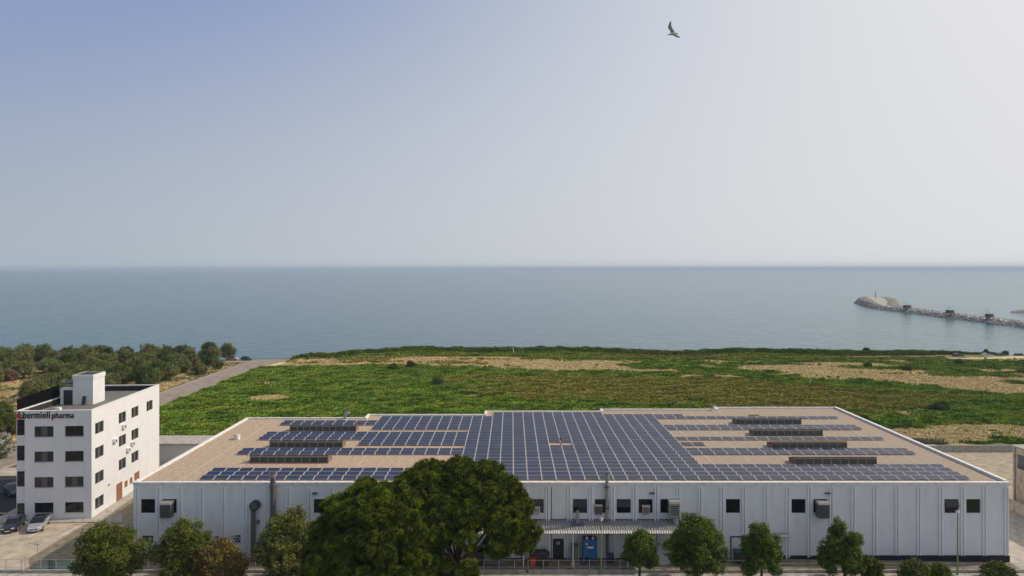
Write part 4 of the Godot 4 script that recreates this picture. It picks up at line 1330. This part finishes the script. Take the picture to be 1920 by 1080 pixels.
func field() -> void:
	var ns := patch_noise
	var fine := FastNoiseLite.new()
	fine.seed = 22
	fine.frequency = 0.11
	fine.fractal_octaves = 3
	var rr := RandomNumberGenerator.new()
	rr.seed = 23
	var sets := {"green": [], "straw": []}
	var n := 330000
	for k in n:
		# denser nearby
		var d := lerpf(122.0, 290.0, pow(rr.randf(), 1.15))
		var half := d * 0.80 + 6
		var x := rr.randf_range(-86.4, half)
		if d > shore(x) - 0.5:
			continue
		if d < 117.5 + 6.0 and x < 58:
			continue
		if x > 57 and d < 133.0 + 2.0 * fine.get_noise_2d(x, 0.0):
			continue
		if x < -82 and d > 234:
			continue
		if x < -44 and d < 125:
			continue
		if (x > 120 and d > 259.5 and d < 264.0) or (x > 164 and d > 256.0 and d < 264.5):
			continue
		var dr := dryness(x, d, ns)
		var br := brownness(x, d, ns)
		var lump := fine.get_noise_2d(x, d * 1.3)
		var edge := clampf((d - (shore(x) - 11.0)) / 4.0, 0, 1)
		var c: Color
		var hgt: float
		var wid: float
		var key := "green"
		if dr > 0.40 + rr.randf_range(-0.2, 0.2):
			if rr.randf() < 0.16:
				c = Color(0.22, 0.24, 0.06)
			else:
				c = Color(0.70, 0.56, 0.32).lerp(Color(0.46, 0.34, 0.16), rr.randf())
			hgt = rr.randf_range(0.2, 0.5)
			wid = rr.randf_range(0.5, 0.9)
			key = "straw"
			if rr.randf() < 0.28:
				continue
		elif br > 0.34 + rr.randf_range(-0.15, 0.15):
			c = Color(0.29, 0.255, 0.05).lerp(Color(0.15, 0.20, 0.025), rr.randf())
			if rr.randf() < 0.16:
				c = Color(0.42, 0.29, 0.10)
			hgt = rr.randf_range(0.45, 0.9) * (1.0 + 0.6 * lump)
			wid = rr.randf_range(0.6, 1.0)
		else:
			c = Color(0.155, 0.25, 0.022).lerp(Color(0.235, 0.325, 0.04), rr.randf())
			var vary := ns.get_noise_2d(x * 2.0 - 900.0, d * 3.5)
			c = c.lerp(Color(0.27, 0.29, 0.035), clampf(vary * 1.4, 0, 0.45))
			c = c.lerp(Color(0.075, 0.15, 0.012), clampf(-vary * 1.4, 0, 0.45))
			if lump > 0.25:
				c = c.lerp(Color(0.06, 0.12, 0.012), 0.6)
			hgt = rr.randf_range(0.5, 0.95) * (1.0 + 0.7 * lump)
			wid = rr.randf_range(0.5, 0.9)
		if edge > 0.5 and lump > -0.35:
			hgt *= 1.7
			c = c.lerp(Color(0.075, 0.12, 0.03), 0.55)
		var f := rr.randf_range(0.8, 1.2)
		sets[key].append([Transform3D(Basis(Vector3.UP, rr.randf() * TAU).scaled(Vector3(wid, maxf(hgt, 0.25), wid)), V(x, ground_y(x, d) - 0.05, d)), Color(c.r * f, c.g * f, c.b * f)])
	# dry grass on the verges and in the grove
	for k in 26000:
		var d := rr.randf_range(122, 248)
		var x := rr.randf_range(-205, -97.2)
		if absf(x) > d * 0.8 + 8:
			continue
		var f := rr.randf_range(0.75, 1.2)
		var c := Color(0.56, 0.42, 0.21) if ns.get_noise_2d(x * 2, d * 2) > -0.12 else Color(0.12, 0.14, 0.04)
		sets.straw.append([Transform3D(Basis(Vector3.UP, rr.randf() * TAU).scaled(Vector3(0.7, rr.randf_range(0.25, 0.6), 0.7)), V(x, 0, d)), Color(c.r * f, c.g * f, c.b * f)])
	for key in ["green", "straw"]:
		var mm := MultiMesh.new()
		mm.transform_format = MultiMesh.TRANSFORM_3D
		mm.use_colors = true
		mm.mesh = clumps["weed" if key == "green" else "grass"]
		mm.instance_count = sets[key].size()
		for i in sets[key].size():
			mm.set_instance_transform(i, sets[key][i][0])
			mm.set_instance_color(i, sets[key][i][1])
		var o := MultiMeshInstance3D.new()
		o.name = "field_plants" if key == "green" else "dry_grass_tufts"
		o.multimesh = mm
		o.set_meta("kind", "stuff")
		tag(o, "dense green field plants between the factory and the sea" if key == "green" else "pale dry grass tufts among the green field plants", "plants" if key == "green" else "grass")
		add_child(o)

func vegetation() -> void:
	clumps.leaf = leaf_clump(26, 0.30, 3, "leaf")
	clumps.needle = leaf_clump(60, 0.07, 4, "needle")
	clumps.grass = leaf_clump(11, 0.06, 5, "grass")
	clumps.weed = leaf_clump(9, 0.16, 6, "grass")
	field()
	# the two big pines
	stone_pine("broad stone pine with a wide dark crown in front of the factory canopy", -5.4, 69.5, 14.3, 16.6, 4.6, 15000, 51, Vector3(-0.7, 0, 0.1))
	stone_pine("stone pine with a brighter crown overlapping the left side of the broad one", -12.6, 62.5, 14.5, 12.0, 2.8, 12500, 52, Vector3(0.1, 0, 0.2))
	var g1 := [Color(0.095, 0.115, 0.016), Color(0.13, 0.15, 0.02), Color(0.065, 0.082, 0.012)]
	var g2 := [Color(0.13, 0.145, 0.03), Color(0.17, 0.18, 0.04), Color(0.09, 0.11, 0.022)]
	var g3 := [Color(0.16, 0.12, 0.03), Color(0.20, 0.14, 0.04), Color(0.11, 0.10, 0.02)]
	var g4 := [Color(0.09, 0.13, 0.014), Color(0.125, 0.175, 0.02), Color(0.06, 0.09, 0.011)]
	broad_tree("street_tree", "round dark green tree in front of the car park fence", "tree", "", -43.4, 73.0, 6.3, 7.6, 0.9, 1500, 0.36, g1, 61, 0.1, 13)
	broad_tree("street_tree", "rounded green tree in front of the factory wall left of the brownish bush", "tree", "", -35.4, 73.6, 6.6, 6.6, 0.9, 1300, 0.36, g1, 62, 0.1, 12)
	broad_tree("street_tree", "low brownish bushy tree beside the rounded green tree", "tree", "", -31.2, 72.8, 4.9, 5.8, 0.5, 1000, 0.34, g3, 63, 0.1, 11)
	broad_tree("street_tree", "tall olive green tree in front of the dark fan duct", "tree", "", -24.2, 73.6, 7.8, 7.2, 0.8, 1500, 0.34, g2, 64, 0.1, 13)
	broad_tree("street_tree", "small young tree on a bare stem in front of the right part of the canopy", "tree", "", 13.8, 74.0, 5.6, 4.0, 1.7, 620, 0.33, g4, 65, 0.1, 8)
	broad_tree("street_tree", "leafy young tree at the right end of the canopy, tallest in its row", "tree", "", 19.8, 73.8, 7.3, 6.4, 1.3, 1150, 0.34, g4, 66, 0.1, 11)
	broad_tree("street_tree", "young tree with a pale tip in front of the hooded door", "tree", "", 27.0, 74.0, 6.0, 4.8, 1.0, 800, 0.33, g4, 67, 0.1, 9)
	broad_tree("street_tree", "loose airy young tree at the left end of the dark plinth", "tree", "", 36.0, 74.0, 6.5, 4.8, 0.9, 760, 0.33, g4, 68, 0.1, 9)
	for q in [[39.2, 74.4, 2.6, 3.2, "low rounded shrub at the foot of the loose airy tree"], [43.9, 74.4, 2.05, 4.2, "low wide shrub midway along the dark plinth"], [46.9, 74.6, 1.6, 2.6, "smallest low shrub beside the lamp post"], [52.8, 74.3, 1.95, 3.4, "low shrub in front of the right end of the dark plinth"], [-5.0, 72.9, 2.2, 2.4, "dark low shrub right of the white canopy tent"], [-20.0, 74.5, 1.9, 3.0, "low dark shrub between the olive green tree and the pines"]]:
		broad_tree("shrub", q[4], "shrub", "low shrubs along the street fence", q[0], q[1], q[2], q[3], 0.2, 340, 0.30, g1, int(q[0] * 10) + 900, 0.1, 6)
	# olive grove left of the road
	var rr := RandomNumberGenerator.new()
	rr.seed = 91
	var ol := [Color(0.15, 0.165, 0.048), Color(0.20, 0.21, 0.065), Color(0.10, 0.12, 0.034)]
	var dk := [Color(0.07, 0.10, 0.018), Color(0.10, 0.13, 0.024), Color(0.05, 0.075, 0.014)]
	var k := 0
	var spots := []
	for row in 9:
		for i in 15:
			var d := 168.0 + row * 10.4 + rr.randf_range(-3, 3)
			var x := -109.5 - i * 7.4 + rr.randf_range(-2.5, 2.5) + row * 0.6
			if absf(x) > d * 0.76 + 4 or (row < 3 and x > -112):
				continue
			if row < 5 and rr.randf() < 0.36:
				continue
			spots.append([x, d])
	for s in spots:
		broad_tree("olive_tree", "grey-green olive tree in the grove beside the coast road", "tree", "olive trees in the grove", s[0], s[1], rr.randf_range(4.4, 5.6) + (0.7 if s[1] > 225 else 0.0), rr.randf_range(6.0, 8.4), 0.9, 380, 0.46, ol if k % 3 or s[1] < 225 else dk, 100 + k, 0, 9)
		k += 1
	# darker trees and bushes at the road side
	for q in [[-110.0, 248.0, 7.0, 7.4, "dark round tree at the end of the coast road near the parked cars"], [-106.0, 196.0, 6.3, 7.0, "dark bushy tree at the road side behind the office block"], [-107.5, 207.0, 6.0, 6.5, "dark bushy tree second along the road from the office block"], [-109.0, 216.0, 6.4, 7.5, "dark bushy tree third along the road from the office block"], [-115.0, 200.0, 5.8, 7.5, "dark bushy tree behind the road side trees"]]:
		broad_tree("dark_tree", q[4], "tree", "", q[0], q[1], q[2], q[3], 0.5, 620, 0.46, dk, int(q[1]) + 300, 0, 10)
	for q in [[-97.9, 176.0, 3.0, 4.6, "low grey-green bush at the road edge behind the office roof"], [-88.9, 158.0, 3.6, 3.4, "upright green bush at the back corner of the office block"], [-99.8, 219.0, 3.4, 4.8, "low grey bush below the pink oleander"], [-99.0, 230.0, 3.4, 4.4, "low grey bush beside the sandy road bank"], [-94.6, 238.5, 0.0, 0.0, ""]]:
		if q[2] > 0:
			broad_tree("roadside_bush", q[4], "bush", "", q[0], q[1], q[2], q[3], 0.2, 300, 0.40, ol if q[1] > 200 else dk, int(q[1]) + 500, 0, 7)
	var pk := [Color(0.36, 0.15, 0.15), Color(0.12, 0.12, 0.04), Color(0.10, 0.12, 0.04), Color(0.09, 0.11, 0.035)]
	for q in [[-105.5, 228.0, 4.2, 4.6, "pink flowering oleander beside the coast road"], [-152.0, 206.0, 3.4, 5.5, "pink flowering oleander among the olive trees"], [-160.0, 243.0, 4.6, 6.0, "pink flowering oleander at the far side of the grove"]]:
		broad_tree("oleander", q[4], "bush", "", q[0], q[1], q[2], q[3], 0.4, 330, 0.40, pk, int(q[1]) + 700, 0, 8)
	# the two tall dark trees at the left edge and the white flowering bush
	for q in [[-138.0, 178.0, 9.5, 8.0, "tall dark green tree at the near end of the olive grove"], [-131.0, 166.0, 7.5, 8.5, "broad dark green tree nearest the road at the end of the grove"], [-112.0, 150.0, 4.6, 6.0, "yellow-green bush by the road left of the office block"], [-103.0, 140.0, 4.0, 6.0, "yellow-green low bush behind the white flowering bush"]]:
		broad_tree("grove_edge_tree", q[4], "tree", "", q[0], q[1], q[2], q[3], 0.6, 800, 0.44, dk if q[2] > 5 else [Color(0.13, 0.14, 0.03), Color(0.10, 0.12, 0.03)], int(q[1]) + 800, 0, 10)
	broad_tree("flowering_bush", "white flowering bush at the road side left of the office block", "bush", "", -92.6, 123.0, 4.4, 5.4, 0.3, 620, 0.34, [Color(0.55, 0.53, 0.46), Color(0.08, 0.11, 0.03), Color(0.10, 0.13, 0.04), Color(0.4, 0.4, 0.32)], 881, 0, 10)
	# dark bushes in the field
	for q in [[-34.5, 233.0, 2.2, 4.0], [-39.5, 228.0, 2.2, 3.2], [-22.0, 200.0, 1.7, 4.2], [122.0, 234.0, 1.5, 3.0], [176.0, 232.0, 2.2, 4.2], [157.0, 240.0, 1.6, 3.0], [132.0, 228.0, 1.3, 3.2], [140.0, 270.0, 1.9, 2.6], [184.5, 265.6, 1.9, 1.6], [191.5, 265.0, 1.5, 2.6], [103.0, 164.0, 1.6, 5.0], [77.0, 150.0, 1.8, 3.0]]:
		broad_tree("field_bush", "dark bush standing alone in the green field", "bush", "dark bushes dotted over the field", q[0], q[1], q[2], q[3], 0.1, 170, 0.42, dk, int(q[0] * 7) + 4000, ground_y(q[0], q[1]), 5)

# ------------------------------------------------------------------ vehicles
func car(label: String, paint: Material, x: float, d: float, turn: float, group := "", hatch := true, detail := true, top: Material = null) -> void:
	var c := thing("parked_car", label, "car", V(x, 0.03, d), turn, group)
	# stations along z (front at +z): z, half width, bottom, belt height
	var st := [[2.08, 0.52, 0.34, 0.62], [1.98, 0.72, 0.26, 0.72], [1.6, 0.84, 0.22, 0.84], [1.0, 0.87, 0.20, 0.95], [0.3, 0.88, 0.20, 0.99], [-0.8, 0.88, 0.20, 1.02], [-1.6, 0.87, 0.22, 1.04], [-1.95, 0.82, 0.28, 1.00], [-2.06, 0.70, 0.36, 0.85]]
	var ring := func(s: Array) -> Array:
		var z: float = s[0]
		var w: float = s[1]
		var b: float = s[2]
		var t: float = s[3]
		return [Vector3(-w * 0.82, b, z), Vector3(-w, b + 0.14, z), Vector3(-w, lerpf(b, t, 0.62), z), Vector3(-w * 0.93, t - 0.02, z), Vector3(-w * 0.80, t + 0.02, z), Vector3(w * 0.80, t + 0.02, z), Vector3(w * 0.93, t - 0.02, z), Vector3(w, lerpf(b, t, 0.62), z), Vector3(w, b + 0.14, z), Vector3(w * 0.82, b, z)]
	var body := MB.new()
	loft(body, st.map(ring))
	part("body", body.mesh(paint), c)
	# cabin: glass all round, roof and pillars in body colour
	var cs := [[0.95, 0.70, 0.97, 0.99], [0.28, 0.62, 0.99, 1.40], [-0.4, 0.62, 1.0, 1.47], [-1.3, 0.60, 1.02, 1.42], [-1.92 if hatch else -1.75, 0.58, 1.02, 1.06]]
	var ring2 := func(s: Array) -> Array:
		var z: float = s[0]
		var w: float = s[1]
		return [Vector3(-0.76, s[2], z), Vector3(-w, s[3], z), Vector3(w, s[3], z), Vector3(0.76, s[2], z)]
	var cab := MB.new()
	loft(cab, cs.map(ring2))
	part("windows", cab.mesh(M.glass), c)
	var rf := MB.new()
	for k in range(1, 3):
		var a: Array = cs[k]
		var e: Array = cs[k + 1]
		rf.quad(Vector3(-a[1] - 0.01, a[3] + 0.02, a[0]), Vector3(a[1] + 0.01, a[3] + 0.02, a[0]), Vector3(e[1] + 0.01, e[3] + 0.02, e[0]), Vector3(-e[1] - 0.01, e[3] + 0.02, e[0]))
	for s in [-1, 1]:
		for q in [[0, 1, 0.0], [4, 3, 0.0]]:
			var a := Vector3(s * 0.765, cs[q[0]][2], cs[q[0]][0])
			var e := Vector3(s * (cs[q[1]][1] + 0.012), cs[q[1]][3] + 0.01, cs[q[1]][0])
			rf.tube([a, e], [0.05, 0.045], 5)
		rf.tube([Vector3(s * 0.77, 1.0, -0.45), Vector3(s * 0.63, 1.47, -0.45)], [0.04, 0.04], 5)
		rf.tube([Vector3(s * 0.63, 1.41, 0.28), Vector3(s * 0.63, 1.48, -0.4), Vector3(s * 0.61, 1.43, -1.3)], [0.04, 0.04, 0.04], 5)
	part("roof", rf.mesh(top if top else paint), c)
	for z in [1.28, -1.28]:
		for s in [-1, 1]:
			var w := part("wheel", MB.new().tube([Vector3(s * 0.68, 0.31, z), Vector3(s * 0.90, 0.31, z)], [0.31, 0.31], 14).mesh(M.tyre), c)
			part("rim", MB.new().tube([Vector3(s * 0.901, 0.31, z), Vector3(s * 0.915, 0.31, z)], [0.2, 0.17], 10).mesh(M.rim), w)
	if not detail:
		return
	for s in [-1, 1]:
		part("headlight", MB.new().boxt(Transform3D(Basis(Vector3.UP, s * 0.45), Vector3(s * 0.58, 0.66, 1.97)), Vector3(0.34, 0.13, 0.1)).mesh(M.lampglass), c)
		part("tail_light", bx(s * 0.62 - 0.1, s * 0.62 + 0.1, 0.78, 0.95, -2.06, -1.97, M.red), c)
		part("mirror", bx(s * 0.98 - 0.1, s * 0.98 + 0.1, 0.98, 1.1, 0.55, 0.65, paint), c)
	part("grille", bx(-0.42, 0.42, 0.42, 0.56, 2.03, 2.10, M.dark), c)
	part("number_plate", bx(-0.26, 0.26, 0.34, 0.45, 2.08, 2.115, M.coping), c)

func loft(b: MB, rings: Array) -> void:
	for k in rings.size() - 1:
		var m: int = rings[k].size()
		for i in m:
			var j := (i + 1) % m
			b.quad(rings[k][i], rings[k][j], rings[k + 1][j], rings[k + 1][i])
	for e in [0, rings.size() - 1]:
		var r: Array = rings[e]
		for i in range(1, r.size() - 1):
			if e:
				b.tri(r[0], r[i], r[i + 1])
			else:
				b.tri(r[0], r[i + 1], r[i])

func vehicles() -> void:
	var silver := plain(0.50, 0.51, 0.53, 0.3, 0.5)
	silver.clearcoat_enabled = true
	var navy := plain(0.012, 0.014, 0.028, 0.25, 0.2)
	navy.clearcoat_enabled = true
	var slate := plain(0.05, 0.07, 0.09, 0.3, 0.3)
	var teal := plain(0.02, 0.13, 0.15, 0.35, 0.1)
	var white := plain(0.7, 0.7, 0.7, 0.35)
	car("silver hatchback parked in front of the office block", silver, -62.35, 89.9, 0.34, "", true, true, M.glass)
	car("dark navy car parked left of the silver hatchback", navy, -65.5, 89.7, 0.3)
	car("slate blue car parked in the shade beside the office block, the nearer of two", slate, -75.6, 103.5, 0.9)
	car("slate blue car parked in the shade beside the office block, the farther of two", plain(0.10, 0.14, 0.16, 0.3, 0.3), -76.2, 107.2, 0.9)
	car("pale silver car parked side-on at the end of the coast road", silver, -103.6, 253.2, 1.5, "", true, false)
	car("teal car parked side-on at the end of the coast road", teal, -98.3, 253.0, 1.52, "", true, false)
	for q in [[171.4, "dark car parked alone along the far edge of the field", navy], [182.2, "white car parked along the far edge of the field", white], [188.2, "dark car parked just right of the white car at the far edge of the field", slate], [195.0, "dark car parked last in line at the far edge of the field", navy]]:
		car(q[1], q[2], q[0], 262.0, 1.57, "", true, false)
	sheet("coast_track", [[120, 260.2], [235, 259.6], [235, 263.8], [120, 263.4]], 0.02, M.dirt)

# ------------------------------------------------------------------ the gull
func seagull() -> void:
	var b := MB.new()
	b.use_col = true
	# local frame: x to the right, y up, z towards the viewer; metres
	var white := Color(0.42, 0.40, 0.37)
	var grey := Color(0.10, 0.10, 0.11)
	var tip := Color(0.012, 0.012, 0.014)
	b.col = white
	b.tube([Vector3(-0.27, -0.075, 0.06), Vector3(-0.22, -0.05, 0.05), Vector3(-0.17, -0.035, 0.04), Vector3(-0.09, -0.02, 0.02), Vector3(0.0, 0.0, 0.0), Vector3(0.10, 0.02, -0.02), Vector3(0.17, 0.03, -0.04), Vector3(0.25, 0.04, -0.06)], [0.004, 0.014, 0.034, 0.045, 0.062, 0.05, 0.03, 0.045], 10)
	var wing := func(pts: Array) -> void:
		# pts: [leading edge, trailing edge, colour]
		for k in pts.size() - 1:
			var a: Array = pts[k]
			var e: Array = pts[k + 1]
			b.col = a[2]
			var nn: Vector3 = (e[0] - a[0]).cross(a[1] - a[0]).normalized() * 0.012
			b.quad(a[0] + nn, a[1] + nn * 0.3, e[1] + nn * 0.3, e[0] + nn)
			b.quad(a[0] - nn, e[0] - nn, e[1] - nn * 0.3, a[1] - nn * 0.3)
			b.quad(a[0] - nn, a[0] + nn, e[0] + nn, e[0] - nn)
			b.quad(a[1] - nn * 0.3, e[1] - nn * 0.3, e[1] + nn * 0.3, a[1] + nn * 0.3)
	wing.call([[Vector3(-0.07, 0.0, 0), Vector3(0.15, 0.03, -0.02), grey], [Vector3(-0.10, 0.20, -0.06), Vector3(0.09, 0.20, -0.09), grey], [Vector3(-0.18, 0.32, -0.10), Vector3(0.02, 0.34, -0.13), grey], [Vector3(-0.16, 0.46, -0.16), Vector3(-0.015, 0.47, -0.17), grey], [Vector3(-0.10, 0.60, -0.20), Vector3(-0.01, 0.58, -0.21), tip], [Vector3(-0.01, 0.71, -0.23), Vector3(0.0, 0.67, -0.23), tip]])
	wing.call([[Vector3(-0.06, -0.03, 0.03), Vector3(0.13, -0.01, 0.0), grey], [Vector3(0.03, -0.12, 0.14), Vector3(0.17, -0.08, 0.12), grey], [Vector3(0.09, -0.19, 0.22), Vector3(0.21, -0.15, 0.2), grey], [Vector3(0.18, -0.25, 0.28), Vector3(0.25, -0.21, 0.27), tip], [Vector3(0.30, -0.28, 0.34), Vector3(0.29, -0.26, 0.34), tip]])
	var m := StandardMaterial3D.new()
	m.vertex_color_use_as_albedo = true
	m.roughness = 0.8
	var g := thing("seagull", "gull with dark wingtips gliding in the open sky with one wing raised", "bird", V(7.75, 45.6, 33))
	part("body", b.mesh(m), g)
